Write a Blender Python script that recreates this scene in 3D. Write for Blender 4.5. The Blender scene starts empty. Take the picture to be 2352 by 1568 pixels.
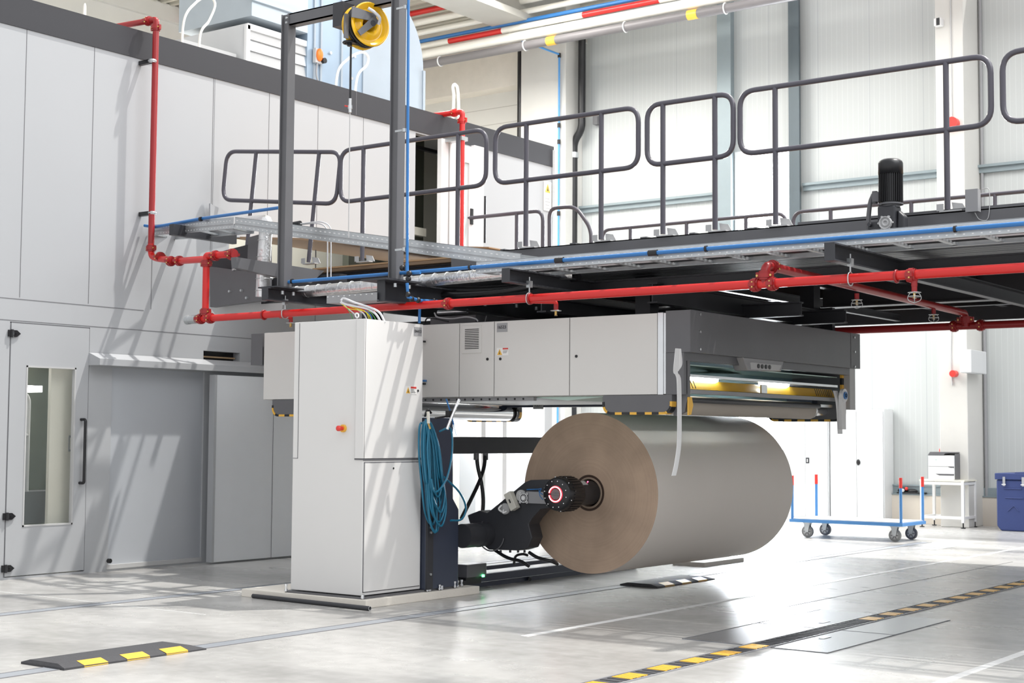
import bpy, math, random
from mathutils import Vector, Matrix
random.seed(7)
S = bpy.context.scene
COL = S.collection
PI = math.pi

# ------------------------------------------------------------------ camera
CAM_H = 1.3
FPX = 3410.232
YAW, PITCH, ROLL = [math.radians(a) for a in (36.4138, 3.6513, 0.3748)]
_c, _s = math.cos(YAW), math.sin(YAW)
FW = Vector((_c*math.cos(PITCH), _s*math.cos(PITCH), math.sin(PITCH)))
_r = Vector((_s, -_c, 0.0)); _u = _r.cross(FW)
RT = _r*math.cos(ROLL) + _u*math.sin(ROLL)
UP = _u*math.cos(ROLL) - _r*math.sin(ROLL)
cd = bpy.data.cameras.new('camera'); cam = bpy.data.objects.new('camera', cd); COL.objects.link(cam)
cam.matrix_world = Matrix(((RT.x, UP.x, -FW.x, 0), (RT.y, UP.y, -FW.y, 0), (RT.z, UP.z, -FW.z, CAM_H), (0, 0, 0, 1)))
cd.sensor_width = 36.0; cd.lens = 36.0*FPX/2352.0
cd.dof.use_dof = True; cd.dof.focus_distance = 9.6; cd.dof.aperture_fstop = 8.0
cd.clip_start = 0.05; cd.clip_end = 300
S.camera = cam

# ------------------------------------------------------------------ world, sun, window and fill lights, exposure
S.view_settings.view_transform = 'Standard'; S.view_settings.look = 'None'
S.view_settings.gamma = 1.0; S.view_settings.use_curve_mapping = False
S.view_settings.exposure = 0.93
w = bpy.data.worlds.new('sky'); S.world = w; w.use_nodes = True
bg = w.node_tree.nodes['Background']; bg.inputs[0].default_value = (0.95, 0.97, 1.0, 1); bg.inputs[1].default_value = 0.52
SUN_DIR = Vector((-0.36, 0.29, -1.0)).normalized()
sd = bpy.data.lights.new('sun', 'SUN'); sd.energy = 2.1; sd.angle = math.radians(1.1); sd.color = (1.0, 0.97, 0.92)
so = bpy.data.objects.new('sun', sd); COL.objects.link(so)
so.rotation_euler = SUN_DIR.to_track_quat('-Z', 'Y').to_euler(); so.location = (8, -8, 12)
def area(name, loc, target, sx, sy, power, color=(1, 1, 1)):
    d = bpy.data.lights.new(name, 'AREA'); d.shape = 'RECTANGLE'; d.size = sx; d.size_y = sy; d.energy = power; d.color = color
    o = bpy.data.objects.new(name, d); COL.objects.link(o); o.location = loc
    o.rotation_euler = (Vector(target)-Vector(loc)).to_track_quat('-Z', 'Y').to_euler(); return o
area('window_daylight', (22.0, 11.2, 3.2), (12, 8.0, 1.2), 1.1, 5.5, 480, (0.9, 0.95, 1.0))
area('hall_fill', (18.0, 6.0, 8.9), (18.0, 6.0, 0), 5.0, 9.0, 230, (1.0, 0.98, 0.94))  # added fill, lightens the back right and the far floor
area('hall_fill', (16.0, 16.0, 9.0), (15.0, 15.0, 0), 8.0, 3.0, 950, (1.0, 0.98, 0.94))  # added fill, brightens the concrete at the back
area('hall_fill', (12.0, 9.0, 9.1), (17.0, 17.0, 7.0), 3.0, 3.0, 80, (1.0, 0.98, 0.94))  # added fill aimed at the ducts and rear concrete
area('overhead_fill', (10.0, -4.0, 11.0), (10.5, 4.0, 0), 12.0, 8.0, 700, (0.97, 0.985, 1.0))  # unseen overhead fill, added so that the walkway shades the floor

# ------------------------------------------------------------------ helpers
def at(px, py, x=None, y=None, z=None):
    """world point seen at a photograph pixel, on a given world plane"""
    d = FW + RT*((px-1176)/FPX) + UP*((784-py)/FPX)
    if x is not None: t = x/d.x
    elif y is not None: t = y/d.y
    else: t = (z-CAM_H)/d.z
    return Vector((0, 0, CAM_H)) + d*t

class MB:
    def __init__(s): s.v = []; s.f = []; s.sm = []
    def add(s, vs, fs, smooth=False):
        n = len(s.v); s.v += [Vector(p) for p in vs]
        for f in fs: s.f.append(tuple(i+n for i in f)); s.sm.append(smooth)
        return s
    def box(s, x0, x1, y0, y1, z0, z1):
        x0, x1 = sorted((x0, x1)); y0, y1 = sorted((y0, y1)); z0, z1 = sorted((z0, z1))
        vs = [(x, y, z) for z in (z0, z1) for y in (y0, y1) for x in (x0, x1)]
        return s.add(vs, [(0, 2, 3, 1), (4, 5, 7, 6), (0, 1, 5, 4), (2, 6, 7, 3), (0, 4, 6, 2), (1, 3, 7, 5)])
    def obox(s, c, ax, ay, az, hx, hy, hz):
        c = Vector(c); ax = Vector(ax).normalized(); ay = Vector(ay).normalized(); az = Vector(az).normalized()
        vs = [c+ax*(i*hx)+ay*(j*hy)+az*(k*hz) for k in (-1, 1) for j in (-1, 1) for i in (-1, 1)]
        return s.add(vs, [(0, 2, 3, 1), (4, 5, 7, 6), (0, 1, 5, 4), (2, 6, 7, 3), (0, 4, 6, 2), (1, 3, 7, 5)])
    def bar(s, a, b, wd, ht, up=(0, 0, 1)):
        a = Vector(a); b = Vector(b); d = (b-a); L = d.length; d.normalize()
        sd_ = d.cross(Vector(up)).normalized(); u = sd_.cross(d)
        return s.obox((a+b)/2, d, sd_, u, L/2, wd/2, ht/2)
    def prism(s, pts, axis, a, b):
        """polygon pts in the two other axes (cyclic order kept x,y,z), extruded on axis from a to b"""
        n = len(pts)
        def mk(p, t):
            return {'x': (t, p[0], p[1]), 'y': (p[0], t, p[1]), 'z': (p[0], p[1], t)}[axis]
        vs = [mk(p, a) for p in pts]+[mk(p, b) for p in pts]
        fs = [tuple(range(n)), tuple(range(2*n-1, n-1, -1))]+[(i, i+n, (i+1) % n+n, (i+1) % n) for i in range(n)]
        return s.add(vs, fs)
    def cyl(s, a, b, r, seg=20, r2=None, caps=True):
        a = Vector(a); b = Vector(b); d = (b-a).normalized()
        t = Vector((0, 0, 1)) if abs(d.z) < .9 else Vector((1, 0, 0))
        p = d.cross(t).normalized(); q = d.cross(p)
        r2 = r if r2 is None else r2
        vs = [a+(p*math.cos(2*PI*i/seg)+q*math.sin(2*PI*i/seg))*r for i in range(seg)]+[b+(p*math.cos(2*PI*i/seg)+q*math.sin(2*PI*i/seg))*r2 for i in range(seg)]
        s.add(vs, [(i, (i+1) % seg, (i+1) % seg+seg, i+seg) for i in range(seg)], True)
        if caps:
            s.add(vs, [tuple(range(seg-1, -1, -1)), tuple(range(seg, 2*seg))])
        return s
    def lathe(s, prof, o, axis, seg=32, smooth=True):
        """prof = list of (distance along axis, radius)"""
        o = Vector(o); d = Vector(axis).normalized()
        t = Vector((0, 0, 1)) if abs(d.z) < .9 else Vector((1, 0, 0))
        p = d.cross(t).normalized(); q = d.cross(p); vs = []; fs = []
        for (h, r) in prof:
            vs += [o+d*h+(p*math.cos(2*PI*i/seg)+q*math.sin(2*PI*i/seg))*max(r, 1e-4) for i in range(seg)]
        for k in range(len(prof)-1):
            fs += [(k*seg+i, k*seg+(i+1) % seg, (k+1)*seg+(i+1) % seg, (k+1)*seg+i) for i in range(seg)]
        return s.add(vs, fs, smooth)
    def tube(s, path, r, seg=10, closed=False):
        P_ = [Vector(p) for p in path]; n = len(P_)
        T = []
        for i in range(n):
            a = P_[(i-1) % n] if (closed or i > 0) else P_[i]
            b = P_[(i+1) % n] if (closed or i < n-1) else P_[i]
            d = (b-a)
            T.append(d.normalized() if d.length > 1e-9 else Vector((0, 0, 1)))
        t0 = Vector((0, 0, 1)) if abs(T[0].z) < .9 else Vector((1, 0, 0))
        nrm = T[0].cross(t0).normalized(); vs = []
        for i in range(n):
            nrm = (nrm-T[i]*nrm.dot(T[i])).normalized(); q = T[i].cross(nrm)
            vs += [P_[i]+(nrm*math.cos(2*PI*k/seg)+q*math.sin(2*PI*k/seg))*r for k in range(seg)]
        fs = []
        for i in range(n if closed else n-1):
            j = (i+1) % n
            fs += [(i*seg+k, i*seg+(k+1) % seg, j*seg+(k+1) % seg, j*seg+k) for k in range(seg)]
        s.add(vs, fs, True)
        if not closed: s.add(vs[:seg]+vs[-seg:], [tuple(range(seg-1, -1, -1)), tuple(range(seg, 2*seg))])
        return s
    def sphere(s, c, r, seg=14, rings=8, sc=(1, 1, 1)):
        c = Vector(c); vs = []; fs = []
        for j in range(rings+1):
            a = PI*j/rings
            for i in range(seg):
                b = 2*PI*i/seg
                vs.append(c+Vector((math.sin(a)*math.cos(b)*r*sc[0], math.sin(a)*math.sin(b)*r*sc[1], math.cos(a)*r*sc[2])))
        for j in range(rings):
            fs += [(j*seg+i, (j+1)*seg+i, (j+1)*seg+(i+1) % seg, j*seg+(i+1) % seg) for i in range(seg)]
        return s.add(vs, fs, True)
    def torus(s, c, axis, R_, r, seg=32, sub=8, a0=0, a1=2*PI):
        c = Vector(c); d = Vector(axis).normalized(); t = Vector((0, 0, 1)) if abs(d.z) < .9 else Vector((1, 0, 0))
        p = d.cross(t).normalized(); q = d.cross(p); full = abs(a1-a0-2*PI) < 1e-6
        n = seg if full else seg+1
        return s.tube([c+(p*math.cos(a0+(a1-a0)*i/seg)+q*math.sin(a0+(a1-a0)*i/seg))*R_ for i in range(n)], r, sub, full)
    def build(s, name, m, parent=None, origin=None, bevel=0):
        base = Vector((0, 0, 0)); q = parent
        while q is not None: base += q.location; q = q.parent
        if parent is None:
            if origin is None:
                xs = [p.x for p in s.v]; ys = [p.y for p in s.v]; zs = [p.z for p in s.v]
                origin = ((min(xs)+max(xs))/2, (min(ys)+max(ys))/2, min(zs))
            base = Vector(origin)
        me = bpy.data.meshes.new(name)
        me.from_pydata([tuple(p-base) for p in s.v], [], s.f)
        me.polygons.foreach_set('use_smooth', s.sm)
        me.materials.append(m); me.validate(); me.update()
        o = bpy.data.objects.new(name, me); COL.objects.link(o); o.parent = parent
        if parent is None: o.location = base
        if bevel:
            b = o.modifiers.new('bevel', 'BEVEL'); b.width = bevel; b.segments = 2; b.limit_method = 'ANGLE'; b.angle_limit = math.radians(40)
        return o

def tag(o, label, cat, group=None, kind=None):
    if label: o['label'] = label
    if cat: o['category'] = cat
    if group: o['group'] = group
    if kind: o['kind'] = kind
    return o
def thing(name, label, cat, loc=(0, 0, 0), group=None):
    o = bpy.data.objects.new(name, None); COL.objects.link(o); o.location = loc; o.empty_display_size = .1
    return tag(o, label, cat, group)
def struct(name, mb, m, bevel=0):
    o = mb.build(name, m, bevel=bevel); o['kind'] = 'structure'; return o
def dup(root, loc, label=None, group=None):
    r = root.copy(); COL.objects.link(r); r.location = loc
    if label: r['label'] = label
    if group: r['group'] = group
    for ch in list(root.children):
        c = ch.copy(); COL.objects.link(c); c.parent = r
        for g in list(ch.children):
            d = g.copy(); COL.objects.link(d); d.parent = c
    return r
def fillet(pts, rad, n=6, closed=False):
    P_ = [Vector(p) for p in pts]; N = len(P_); out = []
    for i in range(N):
        if not closed and i in (0, N-1): out.append(P_[i]); continue
        p, a, b = P_[i], P_[(i-1) % N], P_[(i+1) % N]
        d1 = (a-p); d2 = (b-p); r = min(rad, d1.length*.49, d2.length*.49)
        s1 = p+d1.normalized()*r; s2 = p+d2.normalized()*r
        for k in range(n+1):
            t = k/n; out.append(s1*(1-t)**2+p*(2*t*(1-t))+s2*t*t)
    return out
def spline(pts, n=8):
    P_ = [Vector(p) for p in pts]; Q = [P_[0]*2-P_[1]]+P_+[P_[-1]*2-P_[-2]]; out = []
    for i in range(1, len(Q)-2):
        for k in range(n):
            t = k/n
            out.append(.5*((2*Q[i])+(Q[i+1]-Q[i-1])*t+(2*Q[i-1]-5*Q[i]+4*Q[i+1]-Q[i+2])*t*t+(3*Q[i]-Q[i-1]-3*Q[i+1]+Q[i+2])*t**3))
    out.append(P_[-1]); return out
def text(name, body, m, parent, loc, size, face, depth=.001):
    """flat lettering; face = direction the text faces: '-x' or '-y'"""
    cu = bpy.data.curves.new(name, 'FONT'); cu.body = body; cu.size = size; cu.align_x = 'CENTER'; cu.align_y = 'CENTER'; cu.extrude = depth
    tmp = bpy.data.objects.new('tmp', cu); COL.objects.link(tmp)
    dg = bpy.context.evaluated_depsgraph_get(); dg.update()
    me = bpy.data.meshes.new_from_object(tmp.evaluated_get(dg)); bpy.data.objects.remove(tmp)
    if face == '-y': M_ = Matrix.Rotation(PI/2, 4, 'X')
    else: M_ = Matrix.Rotation(-PI/2, 4, 'Z') @ Matrix.Rotation(PI/2, 4, 'X')
    base = Vector((0, 0, 0)); q = parent
    while q is not None: base += q.location; q = q.parent
    me.transform(Matrix.Translation(Vector(loc)-base) @ M_); me.materials.clear(); me.materials.append(m)
    o = bpy.data.objects.new(name, me); COL.objects.link(o); o.parent = parent; return o

# ------------------------------------------------------------------ materials
def mat(name, col, rough=.5, metal=0.0, var=0.04, scale=6.0, bump=0.0, bscale=60.0, emis=None, es=0, coat=0, alpha=None, trans=0):
    m = bpy.data.materials.new(name); m.use_nodes = True; nt = m.node_tree; N = nt.nodes; L = nt.links
    b = N['Principled BSDF']; b.inputs['Roughness'].default_value = rough; b.inputs['Metallic'].default_value = metal
    b.inputs['Coat Weight'].default_value = coat
    tc = N.new('ShaderNodeTexCoord'); nz = N.new('ShaderNodeTexNoise'); nz.inputs['Scale'].default_value = scale; nz.inputs['Detail'].default_value = 5
    L.new(tc.outputs['Object'], nz.inputs['Vector'])
    mx = N.new('ShaderNodeMix'); mx.data_type = 'RGBA'
    c0 = [max(0, c*(1-var)) for c in col]; c1 = [min(1, c*(1+var)) for c in col]
    mx.inputs[6].default_value = (*c0, 1); mx.inputs[7].default_value = (*c1, 1)
    L.new(nz.outputs['Fac'], mx.inputs[0]); L.new(mx.outputs[2], b.inputs['Base Color'])
    if bump:
        n2 = N.new('ShaderNodeTexNoise'); n2.inputs['Scale'].default_value = bscale; n2.inputs['Detail'].default_value = 3
        L.new(tc.outputs['Object'], n2.inputs['Vector'])
        bp = N.new('ShaderNodeBump'); bp.inputs['Strength'].default_value = bump; bp.inputs['Distance'].default_value = .01
        L.new(n2.outputs['Fac'], bp.inputs['Height']); L.new(bp.outputs['Normal'], b.inputs['Normal'])
    if emis:
        b.inputs['Emission Color'].default_value = (*emis, 1); b.inputs['Emission Strength'].default_value = es
    if trans: b.inputs['Transmission Weight'].default_value = trans; b.inputs['IOR'].default_value = 0.52
    return m
def math_node(nt, op, a, b=None):
    n = nt.nodes.new('ShaderNodeMath'); n.operation = op
    for i, v in enumerate((a, b)):
        if v is None: continue
        if isinstance(v, (int, float)): n.inputs[i].default_value = v
        else: nt.links.new(v, n.inputs[i])
    return n.outputs[0]
def lines(m, axis, period, offset, width, dark, bump=0):
    """thin joint lines every period along a world axis, darkening the base colour"""
    nt = m.node_tree; N = nt.nodes; L = nt.links; b = N['Principled BSDF']
    g = N.new('ShaderNodeNewGeometry'); sp = N.new('ShaderNodeSeparateXYZ'); L.new(g.outputs['Position'], sp.inputs[0])
    v = math_node(nt, 'SUBTRACT', sp.outputs['XYZ'.index(axis)], offset)
    v = math_node(nt, 'DIVIDE', v, period); v = math_node(nt, 'FRACT', v); v = math_node(nt, 'LESS_THAN', v, width/period)
    old = b.inputs['Base Color'].links[0].from_socket
    mx = N.new('ShaderNodeMix'); mx.data_type = 'RGBA'; L.new(v, mx.inputs[0]); L.new(old, mx.inputs[6]); mx.inputs[7].default_value = (*dark, 1)
    L.new(mx.outputs[2], b.inputs['Base Color']); return m

M = {}
M['booth'] = mat('booth_panel', (.43, .44, .455), .38, 0, .02, 1.5)
M['booth_grey'] = mat('booth_lower_panel', (.46, .48, .51), .3, 0, .03, 1.5)
M['band'] = mat('band_grey', (.03, .03, .036), .5, 0, .05)
M['joint'] = mat('joint', (.16, .16, .17), .7)
M['cab'] = mat('cabinet_grey', (.70, .685, .66), .35, 0, .02, 3)
M['tower'] = mat('tower_grey', (.74, .73, .715), .3, 0, .015, 2)
M['dark'] = mat('dark_steel', (.035, .036, .042), .42, 0, .15, 8, .05, 200)
M['dark2'] = mat('anthracite_sheet', (.125, .125, .133), .38, 0, .08, 5)
M['navy'] = mat('navy_steel', (.045, .055, .085), .35, 0, .1, 5)
M['black'] = mat('black_plastic', (.012, .012, .014), .35, 0, .2)
M['rail'] = mat('rail_paint', (.09, .085, .105), .3, 0, .05)
M['red'] = mat('red_pipe', (.62, .012, .01), .45, 0, .06, 4, 0, 0, None, 0, .3)
M['redd'] = mat('red_fitting', (.33, .018, .02), .35, 0, .1, 10)
M['brass'] = mat('brass', (.75, .5, .18), .3, 1)
M['blue'] = mat('blue_pipe', (.03, .17, .45), .35, 0, .05)
M['hose'] = mat('blue_hose', (.015, .16, .27), .3, 0, .15, 20)
M['galv'] = mat('galvanised', (.55, .57, .58), .38, .75, .18, 14, .03, 40)
M['galvd'] = mat('galvanised_duct', (.36, .41, .46), .36, .1, .08, 3, .03, 8)
M['alu'] = mat('aluminium', (.72, .73, .74), .25, .9, .06, 10)
M['chrome'] = mat('chrome', (.85, .86, .88), .08, 1, .02)
M['foil'] = mat('foil_wrap', (.75, .75, .75), .3, .9, .12, 20, .7, 25)
M['kraft'] = mat('kraft_roll_side', (.27, .205, .155), .75, 0, .1, 3, .12, 220)
M['paper'] = mat('paper_surface', (.80, .745, .69), .6, 0, .03, 2, .05, 120)
M['core'] = mat('core_dark', (.06, .035, .025), .7)
M['yellow'] = mat('yellow', (.84, .47, .06), .4, 0, .05)
M['reel'] = mat('reel_yellow', (.85, .48, .01), .25, 0, .04, 3, 0, 0, None, 0, .4)
M['orange'] = mat('orange', (.9, .2, .02), .4)
M['white'] = mat('white_paint', (.80, .80, .80), .45, 0, .02)
M['white2'] = mat('white_cabinet', (.64, .65, .66), .4, 0, .02)
M['cream'] = mat('cream_panel', (.80, .77, .66), .5, 0, .02)
M['wood'] = mat('plywood', (.42, .29, .17), .6, 0, .15, 3)
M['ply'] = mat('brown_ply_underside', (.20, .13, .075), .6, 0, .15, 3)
M['rubber'] = mat('rubber_mat', (.055, .055, .06), .7, 0, .2, 30, .3, 150)
M['rub_line'] = mat('rubber_strip', (.08, .08, .09), .6, 0, .2, 30)
M['blueframe'] = mat('trolley_blue', (.08, .26, .58), .35, 0, .03)
M['redtip'] = mat('red_tip', (.75, .05, .04), .35)
M['bin'] = mat('blue_bin', (.03, .05, .17), .5, 0, .08, 6, .15, 150)
M['tyre'] = mat('grey_tyre', (.28, .28, .27), .6)
M['tyre_dark'] = mat('dark_tyre', (.11, .11, .12), .6)
M['paint_w'] = mat('floor_white_paint', (.75, .75, .74), .45, 0, .12, 12)
M['grey'] = mat('mid_grey', (.3, .3, .31), .45)
M['lgrey'] = mat('light_grey', (.5, .5, .5), .45)
M['beige'] = mat('beige_plastic', (.62, .6, .53), .45)
M['teal'] = mat('teal_plate', (.24, .37, .41), .15, .3, .15, 4)
M['tealg'] = mat('pale_green_plate', (.45, .58, .52), .2, .2, .1, 3)
M['ink'] = mat('ink', (.02, .02, .022), .6)
M['labelgrey'] = mat('label_grey', (.36, .36, .37), .5)
M['labelwhite'] = mat('label_white', (.85, .84, .82), .5)
M['labelred'] = mat('label_red', (.65, .06, .05), .5)
M['lamp'] = mat('lamp', (1, 1, 1), .5, emis=(1, .98, .92), es=9)
M['lampcold'] = mat('tube_lamp', (1, 1, 1), .5, emis=(.88, .97, 1), es=26)
M['ringred'] = mat('ring_light', (.9, .03, .04), .4, emis=(1, .04, .06), es=1.6)
M['ringhot'] = mat('ring_light_core', (1, .5, .5), .4, emis=(1, .45, .45), es=3)
M['green'] = mat('green_led', (.1, .9, .3), .4, emis=(.1, 1, .3), es=4)
M['redled'] = mat('red_led', (1, .1, .2), .4, emis=(1, .1, .25), es=4)
M['windowglow'] = mat('bright_daylight_glass', (1, 1, 1), .1, emis=(.92, .96, 1), es=6.5)
M['glass'] = mat('glass', (.25, .32, .32), .05, 0, .0); M['glass'].node_tree.nodes['Principled BSDF'].inputs['Specular IOR Level'].default_value = .2; M['glass'].node_tree.nodes['Principled BSDF'].inputs['Alpha'].default_value = .07
M['postgreen'] = mat('steel_post_greygreen', (.26, .31, .33), .45, .2, .05)
M['postdark'] = mat('steel_post_dark', (.10, .125, .14), .45, .2, .05)
M['concrete'] = mat('concrete', (.78, .735, .66), .8, 0, .12, 3, .2, 30)
M['column'] = mat('painted_concrete', (.64, .63, .60), .7, 0, .07, 2, .08, 20)
M['plinthc'] = mat('cream_plinth', (.70, .64, .56), .7, 0, .05, 2)
M['block'] = mat('block_wall', (.66, .65, .61), .8, 0, .05, 2, .1, 30)
lines(M['block'], 'Z', .31, 7.56, .012, (.42, .40, .37))
M['clad'] = mat('wall_cladding', (.50, .52, .515), .45, 0, .02, 1)
lines(M['clad'], 'Y', .0905, .0, .004, (.62, .64, .635)); lines(M['clad'], 'Y', .892, 12.961-.892*14, .014, (.42, .44, .45))
M['ceil'] = mat('ceiling_sheet', (.55, .53, .46), .55, 0, .05)
M['pipewhite'] = mat('insulated_pipe', (.82, .80, .74), .4, 0, .06, 6)
M['pipedark'] = mat('grey_pipe', (.17, .16, .165), .45)
M['webbrown'] = mat('brown_board_web', (.40, .27, .17), .7, 0, .08, 2)
M['greyshade'] = mat('grey_panel', (.24, .245, .26), .4, 0, .04, 3)
M['greenwire'] = mat('green_wire', (.08, .35, .08), .4)
M['yelwire'] = mat('yellow_wire', (.75, .65, .03), .4)
M['whitewire'] = mat('grey_white_cable', (.62, .62, .64), .4)
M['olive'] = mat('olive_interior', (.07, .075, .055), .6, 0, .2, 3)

# floor: polished concrete, glossy, with mottling
def floor_mat():
    m = bpy.data.materials.new('polished_concrete'); m.use_nodes = True; nt = m.node_tree; N = nt.nodes; L = nt.links; b = N['Principled BSDF']
    g = N.new('ShaderNodeNewGeometry')
    n1 = N.new('ShaderNodeTexNoise'); n1.inputs['Scale'].default_value = .8; n1.inputs['Detail'].default_value = 8; n1.inputs['Roughness'].default_value = .6
    n2 = N.new('ShaderNodeTexNoise'); n2.inputs['Scale'].default_value = 9; n2.inputs['Detail'].default_value = 6
    mp = N.new('ShaderNodeMapping'); mp.inputs['Scale'].default_value = (1, .35, 1)
    L.new(g.outputs['Position'], mp.inputs[0]); L.new(mp.outputs[0], n1.inputs['Vector']); L.new(g.outputs['Position'], n2.inputs['Vector'])
    r = N.new('ShaderNodeValToRGB'); r.color_ramp.elements[0].position = .3; r.color_ramp.elements[0].color = (.265, .26, .25, 1)
    r.color_ramp.elements[1].position = .72; r.color_ramp.elements[1].color = (.56, .55, .53, 1)
    L.new(n1.outputs['Fac'], r.inputs[0])
    mx = N.new('ShaderNodeMix'); mx.data_type = 'RGBA'; mx.blend_type = 'MULTIPLY'; mx.inputs[0].default_value = .35
    L.new(r.outputs[0], mx.inputs[6]); L.new(n2.outputs['Fac'], mx.inputs[7])
    gm = N.new('ShaderNodeMix'); gm.data_type = 'RGBA'; gm.blend_type = 'MULTIPLY'; gm.inputs[0].default_value = 1; gm.inputs[7].default_value = (1.2, 1.2, 1.2, 1)
    L.new(mx.outputs[2], gm.inputs[6]); L.new(gm.outputs[2], b.inputs['Base Color'])
    rr = N.new('ShaderNodeMapRange'); rr.inputs[3].default_value = .17; rr.inputs[4].default_value = .36; b.inputs['Specular IOR Level'].default_value = .33
    L.new(n1.outputs['Fac'], rr.inputs[0]); L.new(rr.outputs[0], b.inputs['Roughness'])
    bp = N.new('ShaderNodeBump'); bp.inputs['Strength'].default_value = .04; bp.inputs['Distance'].default_value = .02
    L.new(n2.outputs['Fac'], bp.inputs['Height']); L.new(bp.outputs[0], b.inputs['Normal'])
    return m
M['floor'] = floor_mat()
# roll end face: faint concentric winding bands plus blotches
def roll_mat():
    m = mat('wound_paper_edge', (.46, .335, .245), .8, 0, .42, 2.6, .15, 300); nt = m.node_tree; N = nt.nodes; L = nt.links; b = N['Principled BSDF']
    tc = N.new('ShaderNodeTexCoord'); sp = N.new('ShaderNodeSeparateXYZ'); L.new(tc.outputs['Object'], sp.inputs[0])
    zz = math_node(nt, 'SUBTRACT', sp.outputs[2], .66)
    r2 = math_node(nt, 'ADD', math_node(nt, 'MULTIPLY', sp.outputs[1], sp.outputs[1]), math_node(nt, 'MULTIPLY', zz, zz))
    rr = math_node(nt, 'SQRT', r2)
    n = N.new('ShaderNodeTexNoise'); n.noise_dimensions = '1D'; n.inputs['Scale'].default_value = 60; n.inputs['Detail'].default_value = 8
    L.new(rr, n.inputs['W'])
    old = b.inputs['Base Color'].links[0].from_socket
    mr = N.new('ShaderNodeMapRange'); mr.inputs[3].default_value = .93; mr.inputs[4].default_value = 1.07; L.new(n.outputs['Fac'], mr.inputs[0])
    mx = N.new('ShaderNodeMix'); mx.data_type = 'RGBA'; mx.blend_type = 'MULTIPLY'; mx.inputs[0].default_value = 1
    L.new(old, mx.inputs[6]); L.new(mr.outputs[0], mx.inputs[7]); L.new(mx.outputs[2], b.inputs['Base Color']); return m
M['rollface'] = roll_mat()

# ================================================================== THE SETTING
def wall_grid(mb, axis, c0, c1, u0, u1, z0, z1, holes):
    us = sorted({u0, u1, *[h[0] for h in holes], *[h[1] for h in holes]}); zs = sorted({z0, z1, *[h[2] for h in holes], *[h[3] for h in holes]})
    us = [u for u in us if u0 <= u <= u1]; zs = [z for z in zs if z0 <= z <= z1]
    for i in range(len(us)-1):
        for j in range(len(zs)-1):
            cu, cz = (us[i]+us[i+1])/2, (zs[j]+zs[j+1])/2
            if any(h[0] < cu < h[1] and h[2] < cz < h[3] for h in holes): continue
            if axis == 'x': mb.box(c0, c1, us[i], us[i+1], zs[j], zs[j+1])
            else: mb.box(us[i], us[i+1], c0, c1, zs[j], zs[j+1])
    return mb
struct('floor', MB().box(-6, 23.2, -14, 22, -.3, 0), M['floor'])
XB = 22.4; YW = 11.484
struct('wall_back', wall_grid(MB(), 'x', XB, XB+.25, -8, 16.0, 0, 9.4, [(10.66, 11.82, 0.0, 6.15)]), M['clad'])
struct('wall_back_block', MB().box(XB, XB+.25, 16.0, 21.6, 0, 7.9), M['block'])
struct('wall_left', MB().box(-2, XB+.25, 21.6, 21.85, 0, 9.4), M['concrete'])
m = MB(); m.box(9, XB+.25, 11.9, 22, 9.3, 9.45)
for i in range(70):
    x = 8+i*.21
    if x < 22.4: m.prism([(x, 9.3), (x+.03, 9.18), (x+.10, 9.18), (x+.13, 9.3)], 'y', 11.9, 21.6)
struct('ceiling', m, M['ceil'])
struct('trim_1', MB().box(XB-.35, XB, 16.0, 21.6, 7.85, 9.2), M['concrete'])
struct('trim_2', MB().box(10, XB, 21.2, 21.6, 8.35, 9.2).box(10, XB, 21.1, 21.2, 8.9, 9.2), M['column'])
struct('trim_3', MB().box(11, XB, 15.0, 15.45, 8.6, 9.3).box(11, XB, 14.85, 15.6, 8.5, 8.62), mat('beam_concrete', (.42, .41, .38), .8, 0, .08, 3))
# columns, posts and rails of the back wall
struct('trim_4', MB().box(XB-.55, XB, 14.95, 15.95, 0, 9.3), M['column'], .01)
struct('trim_5', MB().box(XB-.7, XB, 7.62, 8.05, 0, 9.3), M['column'], .01)
struct('trim_6', MB().box(XB-.18, XB, 11.84, 12.02, 0, 9.3).box(XB-.2, XB-.18, 11.80, 12.06, 0, 9.3), M['postgreen'])
struct('trim_7', MB().box(XB-.18, XB-.02, 10.6, 10.74, 0, 9.3).box(XB-.2, XB-.18, 10.54, 10.66, 0, 9.3), M['postdark'])
struct('trim_8', MB().box(XB-.07, XB, 8.05, 10.54, 5.36, 5.44).box(XB-.12, XB-.05, 8.05, 10.54, 5.44, 5.48).box(XB-.07, XB, 12.06, 14.95, 5.36, 5.44).box(XB-.12, XB-.05, 12.06, 14.95, 5.44, 5.48)
       .box(XB-.07, XB, -8, 7.62, 5.36, 5.44).box(XB-.12, XB-.05, -8, 7.62, 5.44, 5.48), M['postgreen'])
struct('baseboard_back', MB().box(XB-.1, XB, -8, 7.62, 0, .43).box(XB-.1, XB, 8.05, 10.6, 0, .43), M['plinthc'])
struct('trim_9', MB().box(XB-.05, XB, -8, 7.62, .43, .57).box(XB-.11, XB, -8, 7.62, .43, .45).box(XB-.05, XB, 8.05, 10.6, .43, .57).box(XB-.11, XB, 8.05, 10.6, .43, .45).box(XB-.07, XB, 8.05, 10.6, .57, .59), M['postgreen'])
# tall window strip in the back wall: bright daylight glass in a white frame
wdo = struct('window_1', MB().box(XB+.08, XB+.1, 10.66, 11.82, 0, 6.15), M['windowglow'])
MB().box(XB-.02, XB+.08, 10.66, 10.72, 0, 6.15).box(XB-.02, XB+.08, 11.76, 11.82, 0, 6.15).box(XB-.02, XB+.08, 10.72, 11.76, 6.09, 6.15).box(XB-.02, XB+.08, 10.72, 11.76, 2.3, 2.38).box(XB-.02, XB+.08, 10.72, 11.76, 4.3, 4.36).build('window_frame', M['white'], wdo)

M['strip'] = mat('track_strip', (.30, .32, .35), .35, .1, .06, 8)
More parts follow.
